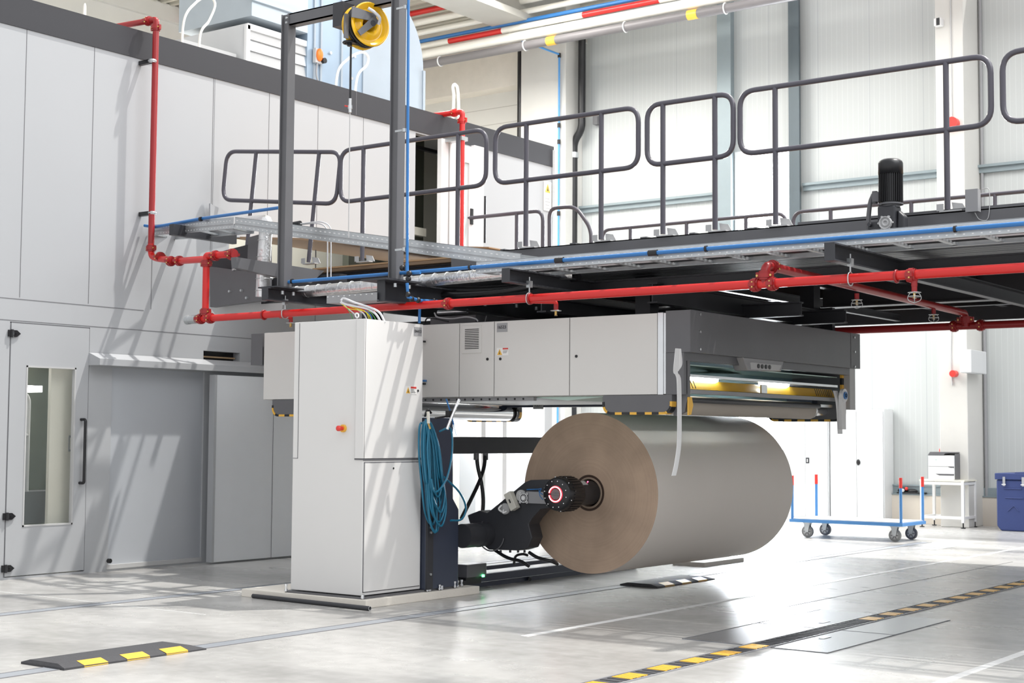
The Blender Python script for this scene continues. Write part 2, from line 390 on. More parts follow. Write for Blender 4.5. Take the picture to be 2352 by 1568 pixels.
# ---- floor fittings
def floor_line(name, label, cat, x0, x1, y0, y1, m_, h=.002):
    return tag(MB().box(x0, x1, y0, y1, 0, h).build(name, m_), label, cat)
for nm, yy, lab in (('floor_track', 6.955, 'pair of thin dark grooves in the floor passing in front of the grey tower'), ('floor_track', 9.30, 'pair of thin dark grooves in the floor behind the grey tower')):
    t = thing(nm, lab, 'floor track', (8, yy, 0), 'transfer tracks let into the floor')
    MB().box(0, 18.3, yy-.05, yy-.04, 0, .003).box(0, 18.3, yy+.085, yy+.095, 0, .003).build('groove', M['joint'], t)
    MB().box(0, 18.3, yy-.04, yy+.085, 0, .0015).build('metal_strip', M['strip'], t)
floor_line('painted_line', 'white painted line on the floor in front of the paper roll', 'floor marking', 7.92, 18.5, 5.70, 5.76, M['paint_w'])
floor_line('painted_line', 'white painted line at the bottom right corner of the floor', 'floor marking', 7.2, 14, 2.89, 2.95, M['paint_w'])
floor_line('floor_joint', 'dark saw cut in the floor beyond the floor cover plates', 'floor joint', 10.6, 16, 5.15, 5.158, M['joint'])
floor_line('floor_joint', 'saw cut across the floor beside the sliding doors', 'floor joint', 7.4, 7.41, 8.2, 11.2, M['paint_w'])
# yellow and black transfer conveyor strip
t = thing('conveyor_strip', 'black and yellow patterned slat conveyor strip running across the floor', 'floor conveyor', (9, 4.32, 0))
MB().box(5.5, 20, 4.245, 4.395, 0, .004).build('slat_belt', M['rub_line'], t)
MB().box(5.5, 20, 4.235, 4.245, 0, .008).box(5.5, 20, 4.395, 4.405, 0, .008).build('edge_profile', M['grey'], t)
for i in range(33):
    x = 5.86+i*.365+.0
    if 8.55 < x < 9.9: continue
    m = MB()
    for k in range(6): m.box(x-.09+k*.031, x-.09+k*.031+.025, 4.26, 4.38, 0, .008)
    m.build('yellow_slat_block', M['yellow'], t)
m = MB()
for i in range(200):
    x = 5.6+i*.072
    m.box(x, x+.03, 4.258, 4.382, .004, .007)
o = m.build('dark_slats', M['rubber'], t); o['kind'] = 'stuff'
for (x0, x1, y0, y1, lab, hx) in ((8.46, 9.5, 4.41, 4.86, 'metal floor cover plate, nearer one behind the yellow strip', None), (9.51, 10.55, 4.41, 4.86, 'metal floor cover plate with slot, farther one behind the yellow strip', (9.84, 4.50)),
                              (8.46, 9.5, 3.85, 4.23, 'metal floor cover plate with slot, nearer one in front of the yellow strip', (9.08, 4.15)), (9.51, 10.55, 3.85, 4.23, 'metal floor cover plate, farther one in front of the yellow strip', None)):
    c = tag(MB().box(x0, x1, y0, y1, 0, .004).build('floor_plate', mat('floor_plate_steel', (.22, .23, .25), .22, .6, .1, 3)), lab, 'floor plate', 'cover plates around the conveyor strip')
    MB().box(x0, x1, y1-.006, y1, .004, .005).box(x0, x1, y0, y0+.006, .004, .005).box(x0, x0+.006, y0, y1, .004, .005).build('gap', M['joint'], c)
    if hx: MB().box(hx[0]-.06, hx[0]+.06, hx[1]-.018, hx[1]+.018, .004, .006).build('slot', M['black'], c)
# rubber ramps
def ramp(x0, x1, y0, y1, lab):
    t = thing('rubber_ramp', lab, 'rubber ramp', (x0, y0, 0), 'rubber ramps laid over the floor track')
    h = .03; e = .07
    vs = [(x0, y0, 0), (x1, y0, 0), (x1, y1, 0), (x0, y1, 0), (x0, y0, .012), (x1, y0, .008), (x1, y1, .008), (x0, y1, .012), (x0+.01, y0+e, h), (x1-e, y0+e, h), (x1-e, y1-e, h), (x0+.01, y1-e, h)]
    fs = [(0, 3, 2, 1), (0, 1, 5, 4), (1, 2, 6, 5), (2, 3, 7, 6), (3, 0, 4, 7), (4, 5, 9, 8), (5, 6, 10, 9), (6, 7, 11, 10), (7, 4, 8, 11), (8, 9, 10, 11)]
    MB().add(vs, fs).build('mat', M['rubber'], t)
    W = x1-x0
    for f0 in (.13, .42, .70):
        xa, xb = x0+W*f0, x0+W*(f0+.16)
        zf = lambda u: .0105+(h-.0105)*u
        MB().add([(xa, y0+.002, .014), (xb, y0+.002, .014), (xb, y0+e, h+.002), (xa, y0+e, h+.002)], [(0, 1, 2, 3)]).add([(xa, y0-.001, .002), (xb, y0-.001, .002), (xb, y0+.002, .014), (xa, y0+.002, .014)], [(0, 1, 2, 3)]).build('yellow_patch', M['yellow'], t)
    return t
ramp(5.19, 6.22, 6.87, 7.26, 'black rubber ramp with yellow patches at the bottom left of the floor')
ramp(11.15, 12.18, 6.65, 7.03, 'black rubber ramp with yellow patches on the floor under the paper roll')
a = at(581, 1368, z=.017); b = at(850, 1397, z=.017)
t = thing('steel_pipe', 'loose black steel pipe lying on the floor before the concrete plinth', 'pipe', ((a+b)/2))
d = (b-a).normalized()
MB().cyl(a, b, .017, 16, caps=False).cyl(a, a+d*.001, .017, 16).lathe([(0, .017), (0, .013), (-.05, .013), (-.05, .0001)], b, d, 16).build('tube', M['dark'], t)
MB().lathe([(0.0005, .0175), (0.0005, .0135)], b, d, 16).build('cut_end', M['lgrey'], t)
tag(MB().box(13.3, 14.15, 7.38, 7.75, 0, .04).build('concrete_slab', M['column']), 'pale low slab on the floor behind the paper roll', 'slab')
tag(MB().box(17.1, 17.9, 6.4, 6.75, 0, .003).build('floor_hatch', M['lgrey']), 'grey flat hatch in the floor in front of the blue trolley', 'floor hatch')

# ================================================================== BOOTH (soundproof enclosure on the left)
t = booth = thing('soundproof_enclosure', 'large light grey soundproof enclosure with dark top band along the left', 'machine enclosure', (10, YW, 0))
holes = [(8.0, 8.87, .02, 2.295), (13.58, 14.12, 2.93, 4.95), (10.28, 10.78, 2.04, 2.15), (9.14, 10.3, 0.02, 1.93), (12.55, 16.3, .02, 2.35), (10.6, 13.3, 2.93, 3.36)]
wall_grid(MB(), 'y', YW, YW+.1, 4.0, 16.49, 0, 4.97, holes).build('wall_panel', M['booth'], t)
MB().box(4.0, 16.49, YW-.012, YW+.12, 4.97, 5.25).build('top_band', M['band'], t)
m = MB()
for x in (6.58, 7.333, 8.087, 8.84, 9.587, 10.342, 11.138, 11.89, 12.64, 13.4): m.box(x, x+.006, YW-.002, YW+.01, 2.52 if x < 12 else 3.4, 4.97)
m.box(10.362, 10.365, YW-.002, YW+.01, 2.52, 4.97)
m.box(4, 9.5, YW-.002, YW+.01, 2.50, 2.506).box(4, 12.5, YW-.002, YW+.01, 2.305, 2.311)
m.box(12.5, 12.506, YW-.014, YW, 4.97, 5.25)
m.build('panel_joint', M['joint'], t)
MB().box(4, 16.49, YW, 16.5, 5.2, 5.24).build('roof_panel', M['lgrey'], t)
MB().box(16.40, 16.49, YW+.1, 16.5, 0, 5.2).build('end_wall', M['booth'], t)
MB().box(16.45, 16.5, YW-.02, YW, 2.9, 5.2).build('corner_strip', M['alu'], t)
MB().box(4, 16.4, 13.0, 13.1, 0, 5.2).build('inner_wall', M['cream'], t)
MB().box(4, 16.4, YW+.1, 13.0, -.0, .004).build('inner_floor', M['lgrey'], t)
MB().box(4, 16.4, YW+.1, 13.0, 2.6, 2.64).build('inner_ceiling', M['lgrey'], t)
# unseen fill lights added inside so that the openings read as a lit interior
lt = bpy.data.lights.new('enclosure_fill', 'AREA'); lt.shape = 'RECTANGLE'; lt.size = 3.4; lt.size_y = .5; lt.energy = 170
lo = bpy.data.objects.new('enclosure_fill', lt); COL.objects.link(lo); lo.location = (14.4, 12.2, 2.55)
lt2 = lt.copy(); lt2.size = 1.0; lt2.size_y = .2; lt2.energy = 6; lo2 = bpy.data.objects.new('enclosure_fill', lt2); COL.objects.link(lo2); lo2.location = (8.6, 11.85, 2.55)
lt3 = lt.copy(); lt3.energy = 30; lt3.size = 2; lo3 = bpy.data.objects.new('enclosure_fill', lt3); COL.objects.link(lo3); lo3.location = (12.0, 12.3, 5.0)
# personnel door with window, hinges, bar handle
dr = wall_grid(MB(), 'y', YW-.004, YW+.05, 8.012, 8.862, .03, 2.285, [(8.18, 8.72, .46, 1.91)]).build('door', M['booth'], t)
MB().box(8.0, 8.87, YW+.002, YW+.06, 2.285, 2.30).box(8.0, 8.012, YW+.002, YW+.06, .02, 2.3).box(8.862, 8.872, YW+.002, YW+.06, .02, 2.3).build('door_gap', M['joint'], t)
m = MB()
for (xa, xb, za, zb) in ((8.18, 8.72, .46, .475), (8.18, 8.72, 1.895, 1.91), (8.18, 8.195, .46, 1.91), (8.705, 8.72, .46, 1.91)): m.box(xa, xb, YW-.008, YW+.03, za, zb)
m.build('window_frame', M['lgrey'], dr)
MB().box(8.195, 8.705, YW+.02, YW+.026, .475, 1.895).build('pane', M['glass'], dr)
for z in (.10, .56, 2.19):
    m = MB(); m.box(7.975, 8.0, YW-.022, YW-.004, z-.03, z+.03); m.cyl((8.012, YW-.018, z-.035), (8.012, YW-.018, z+.035), .014, 12)
    m.prism([(8.02, z-.03), (8.06, z-.03), (8.10, z), (8.06, z+.03), (8.02, z+.03)], 'y', YW-.022, YW-.004); m.cyl((8.05, YW-.03, z), (8.05, YW-.02, z), .008, 8)
    m.build('hinge', M['black'], dr)
m = MB(); m.tube(fillet([(8.79, YW-.004, 1.43), (8.79, YW-.07, 1.43), (8.79, YW-.07, .84), (8.79, YW-.004, .84)], .02, 4), .014, 10)
m.build('door_handle', M['black'], dr)
MB().box(10.26, 10.80, YW+.10, YW+.13, 2.0, 2.2).build('slot_shade_sheet', M['black'], t); MB().box(10.30, 10.76, YW+.05, YW+.10, 2.085, 2.10).build('slot_bar', M['wood'], t)  # black sheet stands in for the shade inside the slot
# what stands behind the door's window
r = thing('machine_frame', 'dark machine with grey tube handrail seen through the enclosure door window', 'machine', (8.3, 12.3, 0))
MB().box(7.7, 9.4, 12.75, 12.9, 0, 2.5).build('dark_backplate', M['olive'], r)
MB().tube(fillet([(8.15, 12.1, 1.50), (8.35, 12.1, 1.68), (8.66, 12.1, 1.68), (8.66, 12.1, .5)], .1), .018).tube(fillet([(8.1, 12.1, 1.08), (8.35, 12.1, 1.28), (8.66, 12.1, 1.28)], .1), .018).build('handrail', M['lgrey'], r)
MB().box(8.1, 9.2, 12.15, 12.3, 1.98, 2.08).build('crossbar', M['grey'], r)
for k in range(4): MB().prism([(8.33+k*.13, 1.98), (8.39+k*.13, 1.98), (8.43+k*.13, 2.04), (8.37+k*.13, 2.04)], 'y', 12.14, 12.15).build('yellow_stripe', M['yellow'], r)
MB().box(8.25, 9.2, 12.0, 12.3, .45, .75).prism([(8.1, .55), (8.3, .98), (8.75, .98), (8.75, .5)], 'y', 12.3, 12.4).build('machine_bed', M['dark2'], r)
MB().box(8.30, 8.95, 12.3, 12.5, 1.70, 1.76).build('strip_lamp', M['lamp'], r)
t2 = thing('cream_sliding_door', 'cream sliding door with black recessed grip behind the enclosure door window', 'door', (8.8, 11.7, 0))
MB().box(8.58, 9.0, 11.66, 11.70, .3, 2.2).build('door_leaf', M['cream'], t2)
MB().box(8.79, 8.83, 11.65, 11.665, 1.13, 1.28).build('grip_frame', M['grey'], t2); MB().box(8.80, 8.82, 11.647, 11.66, 1.15, 1.26).build('grip', M['cream'], t2)
# sliding doors and their rail cover
s1 = thing('sliding_door', 'grey sliding door leaf left of the grey tower, hung behind the rail cover', 'door', (9.7, YW, 0), 'sliding doors of the enclosure')
MB().box(9.14, 10.3, YW+.02, YW+.06, .03, 1.95).build('leaf', M['booth_grey'], s1)
MB().box(9.12, 10.3, YW-.01, YW+.03, .02, .06).build('threshold', M['lgrey'], s1)
MB().cyl((9.13, YW-.05, .10), (9.13, YW-.02, .10), .022, 14).build('roller_stop', M['black'], s1)
s2 = thing('sliding_door', 'lighter grey sliding door leaf standing forward, just left of the grey tower', 'door', (11.2, YW, 0), 'sliding doors of the enclosure')
MB().box(10.28, 12.4, YW-.18, YW-.12, .02, 1.90).build('leaf', mat('door_grey_blue', (.74, .76, .78), .3, 0, .02), s2)
MB().box(10.27, 10.30, YW-.19, YW-.11, .02, 1.90).build('edge_strip', M['booth'], s2)
MB().box(11.10, 11.104, YW-.183, YW-.17, .02, 1.9).build('panel_joint', M['joint'], s2)
s3 = tag(MB().prism([(YW-.17, 1.94), (YW-.17, 2.0), (YW-.005, 2.06), (YW-.005, 1.94)], 'x', 8.86, 12.4).build('rail_cover', M['booth']), 'long light grey rail cover above the sliding doors', 'rail cover')
# glazed bay of the enclosure below the walkway (seen under the splicer)
g = thing('glazed_partition', 'white framed glass partition seen under the splicer behind the tie beam', 'glass partition', (14.4, YW, 0))
for x in (12.6, 13.55, 13.95, 14.9, 15.35, 16.2): MB().box(x, x+.09, YW-.02, YW+.06, 0, 2.35).build('mullion', M['white'], g)
MB().box(13.66, 13.95, YW-.01, YW+.04, .1, 2.35).build('solid_panel', M['white2'], g)
for (xa, xb) in ((12.69, 13.55), (14.04, 14.9), (14.99, 15.35), (15.44, 16.2)): MB().box(xa, xb, YW+.01, YW+.016, .05, 2.35).build('pane', M['glass'], g)
tag(MB().box(14.95, 15.3, 12.4, 12.9, 0, 2.3).build('blue_cabinet', mat('cabinet_blue', (.10, .19, .33), .4)), 'blue cabinet behind the glass partition under the splicer', 'cabinet')
# upper doorway: dark interior, open white door
iu = thing('rack_frame', 'tan and black rack seen through the upper doorway of the enclosure', 'rack', (13.9, 12, 2.64))
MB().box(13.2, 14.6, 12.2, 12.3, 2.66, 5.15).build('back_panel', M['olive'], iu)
MB().box(13.75, 13.83, 11.9, 11.98, 2.66, 4.6).box(13.5, 14.3, 11.9, 11.98, 3.80, 3.90).build('tan_frame', M['cream'], iu)
MB().box(13.68, 13.74, 11.85, 11.9, 2.66, 3.78).build('black_post', M['black'], iu)
MB().box(13.95, 14.01, 11.85, 11.9, 2.66, 3.78).build('black_post', M['black'], iu)
MB().box(13.5, 14.4, 11.8, 11.86, 4.86, 4.9).build('black_rail', M['black'], iu)
ud = thing('glazed_door', 'white glazed door at the upper doorway with black pull handle', 'door', (14.5, YW, 2.93))
wall_grid(MB(), 'y', YW-.07, YW-.02, 14.16, 14.66, 2.95, 4.93, [(14.27, 14.55, 3.1, 4.72)]).build('leaf', M['white'], ud)
MB().box(14.27, 14.55, YW-.05, YW-.044, 3.1, 4.72).build('pane', mat('door_pane', (.62, .68, .68), .08, 0, .02), ud)
MB().box(14.57, 14.62, YW-.085, YW-.07, 3.95, 4.15).build('lock_plate', M['black'], ud)
MB().box(14.66, 14.86, YW-.06, YW, 2.93, 4.97).build('door_post', M['white'], ud)
MB().box(14.0, 14.14, YW-.06, YW, 2.93, 4.95).build('jamb', M['white'], ud)
MB().tube([(14.89, YW-.06, 4.35), (14.89, YW-.06, 3.75)], .014).build('pull_handle', M['black'], ud)
n = thing('warning_sign', 'white sign with yellow warning triangle high on the enclosure end', 'sign', (16.37, YW, 4.4))
MB().box(16.26, 16.44, YW-.008, YW-.003, 4.35, 4.75).build('plate', M['labelwhite'], n)
MB().prism([(16.29, 4.60), (16.41, 4.60), (16.35, 4.72)], 'y', YW-.011, YW-.008).build('triangle', M['yellow'], n)
MB().prism([(16.335, 4.62), (16.365, 4.62), (16.35, 4.685)], 'y', YW-.012, YW-.0105).build('symbol', M['ink'], n)
m = MB()
for k in range(4): m.box(16.29, 16.41-.02*(k % 2), YW-.010, YW-.008, 4.38+k*.045, 4.388+k*.045)
m.build('printed_lines', M['labelgrey'], n)

# ---- ductwork on the booth roof
y0 = 13.0
d1 = thing('air_handler_duct', 'galvanised sheet metal duct with rounded elbow on the enclosure roof', 'air duct', (14, y0, 5.25))
def arcpts(cx, cz, r, a0, a1, n=14): return [(cx+r*math.cos(a0+(a1-a0)*i/n), cz+r*math.sin(a0+(a1-a0)*i/n)) for i in range(n+1)]
MB().prism([(14.25, 5.24), (15.52, 5.24)]+arcpts(14.52, 6.32, 1.0, 0, PI/2)+[(14.25, 7.32)], 'y', y0, y0+1.1).build('elbow', M['galvd'], d1)
m = MB()
for r_ in (.0,): m.torus((14.52, y0, 6.32), (0, 1, 0), 1.0, .012, 24, 6, 0, 2*PI) if False else None
m.box(15.50, 15.545, y0-.02, y0+1.12, 5.24, 6.32).box(14.9, 14.915, y0-.015, y0, 5.24, 7.2).build('flange', M['galvd'], d1)
MB().box(13.2, 14.25, y0-.05, y0+1.1, 5.24, 7.6).build('plenum', mat('plenum_blue_grey', (.33, .42, .52), .35, .3, .05, 3), d1)
m = MB()
for x in (13.30, 13.42, 13.8, 14.22): m.box(x, x+.03, y0-.07, y0-.05, 5.24, 7.6)
m.build('seam_profile', M['galvd'], d1)
for (x, z) in ((13.6, 6.15), (14.0, 5.9), (14.05, 6.2), (13.95, 6.6)): MB().cyl((x, y0-.08, z), (x, y0-.05, z), .02, 10).build('screw', M['alu'], d1)
d2 = thing('louvred_unit', 'white and grey louvred ventilation unit left of the galvanised duct', 'ventilation unit', (12.7, y0, 5.25))
MB().box(12.2, 13.2, y0, y0+1.1, 5.24, 6.22).build('casing', M['white2'], d2)
MB().box(12.18, 12.24, y0-.04, y0, 5.24, 6.20).box(12.2, 13.2, y0-.04, y0, 6.15, 6.22).build('frame', M['white'], d2)
for k in range(6):
    z = 5.36+k*.135
    MB().add([(12.24, y0-.03, z), (13.2, y0-.03, z), (13.2, y0-.005, z+.12), (12.24, y0-.005, z+.12)], [(0, 1, 2, 3)]).box(12.24, 13.2, y0-.006, y0-.002, z+.115, z+.13).build('louvre_blade', M['lgrey'] if k % 2 else M['white2'], d2)
d3 = thing('fan_housing', 'pale blue grey ventilation housing above the louvred unit', 'ventilation unit', (12.7, y0, 6.25))
MB().box(12.2, 13.15, y0-.1, y0+1.2, 6.30, 7.7).box(12.15, 13.18, y0-.14, y0-.1, 6.48, 6.52).build('housing', mat('housing_grey_blue', (.46, .52, .57), .4, .3, .04), d3)
tag(MB().box(11.3, 12.15, y0+.1, y0+1.0, 5.24, 5.85).build('roof_duct', M['lgrey']), 'low grey duct on the enclosure roof left of the louvred unit', 'air duct')
e = thing('isolator_switch', 'orange rotary isolator switch on the pale blue duct', 'switch', (13.35, y0-.1, 6.0))
MB().box(13.28, 13.40, y0-.12, y0-.07, 5.96, 6.14).build('back_box', M['lgrey'], e)
MB().sphere((13.34, y0-.13, 6.06), .055, 12, 8, (1, .6, 1.5)).build('orange_cap', M['orange'], e)
MB().cyl((13.41, y0-.16, 6.0), (13.41, y0-.1, 6.0), .035, 14).build('knob', M['black'], e)
MB().tube(spline([(13.33, y0-.1, 5.97), (13.31, y0-.11, 5.8), (13.37, y0-.12, 5.6), (13.36, y0-.1, 5.3)]), .012).build('cable', M['grey'], e)
def arch(pts, r, y, lab, name='conduit_loop'):
    P_ = [at(px, py, y=y) for px, py in pts]
    for k in (0, -1):
        if P_[k].z > 5.2 and not (name == 'x'): P_[k].z = 5.24
    P_ = spline(P_, 8)
    return tag(MB().tube(P_, r, 10).build(name, M['pipewhite']), lab, 'cable conduit', 'looped conduits rising from the enclosure roof')
arch([(419, 97), (422, 50), (448, 8), (478, -8), (494, 10), (480, 48), (460, 80), (458, 105)], .014, 12.3, 'white looped conduit on the enclosure roof, between red pipe and ducts')
arch([(770, 205), (775, 170), (800, 135), (830, 120), (845, 130), (842, 150), (820, 180), (812, 210)], .016, 12.6, 'white looped conduit in front of the galvanised duct')
arch([(1038, 270), (1042, 225), (1040, 200), (1046, 195), (1052, 215), (1056, 250)], .02, 12.2, 'white looped conduit near the right end of the enclosure roof')
arch([(192, -10), (195, 10), (196, 34)], .014, 12.6, 'white conduit at the top left edge above the dark band')

# ================================================================== HALL SERVICES UNDER THE CEILING
def runY(name, lab, cat, x, z, r, ya, yb, m_, group=None):
    return tag(MB().cyl((x, ya, z), (x, yb, z), r, 18).build(name, m_), lab, cat, group)
XP = 20.537; G = 'parallel service pipes under the ceiling'
def pz(px, py): return at(px, py, x=XP).z
runY('ceiling_pipe', 'dark grey drain pipe, lowest of the pipes under the ceiling', 'pipe', XP, 8.06, .075, 2, 21.5, M['pipedark'], G)
runY('ceiling_pipe', 'bright white insulated pipe directly above the dark grey ceiling pipe', 'pipe', XP, 8.24, .085, 2, 21.5, M['pipewhite'], G)
runY('ceiling_pipe', 'blue pipe running between the red and cream ceiling pipes', 'pipe', XP, 8.50, .035, 2, 21.5, M['blue'], G)
runY('ceiling_pipe', 'cream pipe above the blue ceiling pipe', 'pipe', XP, 8.66, .05, 2, 21.5, M['pipewhite'], G)
runY('ceiling_pipe', 'cream pipe, topmost of the ceiling pipes', 'pipe', XP, 8.86, .06, 2, 21.5, M['pipewhite'], G)
t = thing('sprinkler_main', 'red and white sprinkler pipe among the ceiling pipes', 'pipe', (XP, 12, 8.38), G)
for i, (ya, yb) in enumerate(((2, 10.6), (12.2, 13.7), (15.4, 16.6), (17.6, 21))): MB().cyl((XP, ya, 8.40), (XP, yb, 8.40), .05, 16).build('red_section', M['red'], t)
for (ya, yb) in ((10.6, 12.2), (13.7, 15.4), (16.6, 17.6)): MB().cyl((XP, ya, 8.40), (XP, yb, 8.40), .052, 16).build('white_section', M['pipewhite'], t)
for i, yy in enumerate((11.0, 12.86, 14.9, 16.8)):
    tag(MB().torus((XP, yy, 8.06), (0, 1, 0), .085, .012, 20, 6).bar((XP, yy, 8.14), (XP, yy, 9.25), .02, .004).build('pipe_clamp', M['white']), 'pale clamp and hanger strap on the dark grey ceiling pipe', 'pipe clamp', 'clamps on the ceiling pipes')
for i, (px, py) in enumerate(((1268, 80), (1592, 14))):
    yy = at(px, py, x=XP).y
    tag(MB().cyl((XP, yy-.09, 8.06), (XP, yy+.09, 8.06), .08, 18).build('pipe_marker', M['yellow']), ('yellow marker band on the grey ceiling pipe, left one' if i == 0 else 'yellow marker band on the grey ceiling pipe, right one'), 'pipe marker', 'yellow marker bands on the ceiling pipe')
runY('sprinkler_branch', 'thin red pipe below the ceiling sheets at the top left', 'pipe', 18.18, 9.0, .05, 19.4, 21.5, M['red'])
runY('sprinkler_branch', 'thin red pipe below the ceiling right of the hose reel', 'pipe', 20.56, 9.06, .05, 15.9, 18.6, M['red'])
q = at(1190, 90, y=15.06)
t = thing('air_line', 'thin blue compressed air line running down the concrete column', 'pipe', (XB-.6, 15.06, 4))
MB().tube([(XP, 15.06, 8.2), (XB-.6, 15.06, 8.2)], .018).tube([(XB-.6, 15.06, 8.2), (XB-.6, 15.06, .8)], .018).build('tube', mat('bright_blue_line', (.10, .35, .75), .4), t)
for z in (8.18, 6.9, 5.3, 6.6): MB().cyl((XB-.6, 15.06, z-.04), (XB-.6, 15.06, z+.04), .03, 10).build('fitting', M['black'], t)
# downpipes
t = thing('downpipe', 'black rainwater downpipe with offset bend beside the cladding', 'pipe', (XB-.3, 14.78, 4))
MB().tube(fillet([(XB-.25, 14.80, 8.6), (XB-.25, 14.80, 6.85), (XB-.25, 14.97, 6.65), (XB-.25, 14.97, 0)], .12), .07, 14).build('tube', M['black'], t)
MB().cyl((XB-.25, 14.97, 6.35), (XB-.25, 14.97, 6.45), .085, 14).build('collar', M['galv'], t)
t = thing('downpipe', 'black downpipe ending in a cone against the block wall', 'pipe', (XB-.45, 16.0, 6))
MB().tube([(XB-.45, 16.02, 8.5), (XB-.45, 16.02, 6.75)], .07, 14).cyl((XB-.45, 16.02, 6.75), (XB-.45, 15.9, 6.0), .07, 12, .02).build('tube', M['black'], t)
# fittings on the right-hand column
t = thing('alarm_sounder', 'red alarm sounder on white base halfway up the right column', 'alarm', (XB-.7, 7.84, 1.9))
MB().cyl((XB-.82, 7.80, 2.27), (XB-.70, 7.80, 2.27), .05, 16).build('sounder', M['redtip'], t); MB().tube(spline([(XB-.71, 7.85, 2.9), (XB-.71, 7.86, 2.4), (XB-.72, 7.84, 2.1)]), .01).build('cable', M['lgrey'], t)
t = thing('alarm_sounder', 'red alarm sounder high on the right column behind the guard rail', 'alarm', (XB-.7, 7.78, 6.0))
MB().cyl((XB-.82, 7.77, 6.03), (XB-.70, 7.77, 6.03), .09, 16).build('sounder', M['redtip'], t); MB().tube([(XB-.71, 7.80, 9.2), (XB-.71, 7.80, 6.05)], .012).build('conduit', M['lgrey'], t)
t = thing('camera_sensor', 'small black and white sensor near the top of the right column', 'sensor', (XB-.72, 8.18, 7.7))
MB().box(XB-.82, XB-.70, 7.91, 8.02, 7.54, 7.65).build('housing', M['white'], t); MB().box(XB-.83, XB-.82, 7.93, 7.98, 7.54, 7.65).build('lens', M['black'], t)
tag(MB().box(at(2231, 830, y=7.45).x, at(2266, 830, y=7.45).x, 7.45, 7.62, at(2248, 857, y=7.45).z, at(2248, 805, y=7.45).z).build('junction_box', M['white2'], bevel=.01), 'white wall box on the right column above the blue bin', 'wall box')
tag(MB().cyl((XB-.04, 7.58, 0), (XB-.04, 7.58, 9.3), .025, 10).build('cable_conduit', M['grey']), 'thin grey conduit running up right side of the right column', 'cable conduit')
tag(MB().box(XB-.12, XB, 14.55, 14.65, 6.95, 7.1).build('wall_bracket', M['dark2']), 'small dark bracket on the cladding beside the downpipe', 'bracket')

# ================================================================== WALKWAY (bridge) AND ITS STEELWORK
XN, XF, ZD = 10.4, 16.4, 2.93
wk = thing('elevated_walkway', 'dark steel walkway bridge with plywood deck crossing above the splicer', 'walkway', (XN, 5, 2.5))
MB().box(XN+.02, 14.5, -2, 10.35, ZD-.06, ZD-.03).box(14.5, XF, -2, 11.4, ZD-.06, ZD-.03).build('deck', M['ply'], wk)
MB().box(XN-.012, XN+.0, -2, 8.35, ZD-.15, ZD).box(XN-.012, XN+.05, -2, 8.35, ZD-.15, ZD-.14).box(XN-.012, XN+.06, -2, 8.35, ZD-.008, ZD).build('fascia', M['dark2'], wk)
m = MB()
for (ya, yb) in ((7.0, 7.06), (7.75, 7.8), (5.85, 5.9), (6.3, 6.36), (5.3, 5.38)): m.box(XN-.01, XN+.1, ya, yb, ZD, ZD+.012)
m.box(XN-.012, XN, -2, 4.95, ZD, ZD+.02)
m.build('edge_strip', M['dark2'], wk)
MB().box(XF, XF+.012, -2, 10.3, ZD-.3, ZD).build('far_fascia', M['dark'], wk)
def ibeam(mb, axis, c, zt, zb, wd, a, b, tf=.012):
    if axis == 'y': mb.box(c-wd/2, c+wd/2, a, b, zt-tf, zt).box(c-wd/2, c+wd/2, a, b, zb, zb+tf).box(c-.006, c+.006, a, b, zb+tf, zt-tf)
    else: mb.box(a, b, c-wd/2, c+wd/2, zt-tf, zt).box(a, b, c-wd/2, c+wd/2, zb, zb+tf).box(a, b, c-.006, c+.006, zb+tf, zt-tf)
    return mb
for x in (10.55, 12.1, 13.7, 15.3): ibeam(MB(), 'y', x, ZD-.06, ZD-.24, .1, -2, 10.3).build('longitudinal_beam', M['dark'], wk)
for y in (9.8, 8.87, 8.2, 7.2, 6.0, 5.2, 4.6, 3.3, 2.6, 1.6): ibeam(MB(), 'x', y, ZD-.07, ZD-.20, .08, 10.6, 16.3).build('joist', M['dark'], wk)
MB().box(13.35, 13.42, -2, 6.1, 2.57, 2.87).box(13.3, 13.47, -2, 6.1, 2.56, 2.575).build('deep_girder', M['dark'], wk)
m = MB()
for k in range(9): m.box(9.52+k*.098, 9.52+k*.098+(.090 if k % 3 else .082), -2, 8.3, 2.60, 2.612)
m.build('added_shade_boards', M['dark'], wk)  # slatted boards added to shade the floor below, gaps let streaks through
# cantilever beams sticking out towards the viewer (channel profile with closed end)
def cant(y, x0, x1, zt, zb, wd, name='cantilever_beam'):
    m = MB(); m.box(x0, x1, y-wd/2, y+wd/2, zt-.01, zt).box(x0, x1, y-wd/2, y+wd/2, zb, zb+.01).box(x0, x1, y+wd/2-.012, y+wd/2, zb+.01, zt-.01).box(x0-.008, x0, y-wd/2, y+wd/2, zb, zt)
    return m.build(name, M['dark'], wk)
cant(9.08, 8.8, 13, 2.54, 2.433, .07); cant(6.55, 8.8, 13.3, 2.545, 2.44, .07); cant(3.97, 8.8, 16.3, 2.55, 2.433, .07); cant(7.76, 8.78, 12.9, 2.52, 2.355, .08)
MB().box(8.72, 9.15, 7.66, 7.93, 2.52, 2.535).build('mounting_plate', M['dark'], wk)
MB().box(8.83, 9.15, 8.97, 9.2, 2.54, 2.552).build('mounting_plate', M['dark'], wk)
m = MB()
for (x, y, z) in ((8.85, 7.68, 2.5), (9.02, 7.68, 2.5), (8.95, 9.03, 2.52), (9.08, 9.03, 2.52), (9.9, 7.7, 2.44), (10.05, 7.7, 2.44), (10.5, 7.7, 2.46), (10.8, 7.7, 2.46)): m.cyl((x, y, z-.03), (x, y, z+.0), .014, 8)
m.build('bolts', M['galv'], wk)
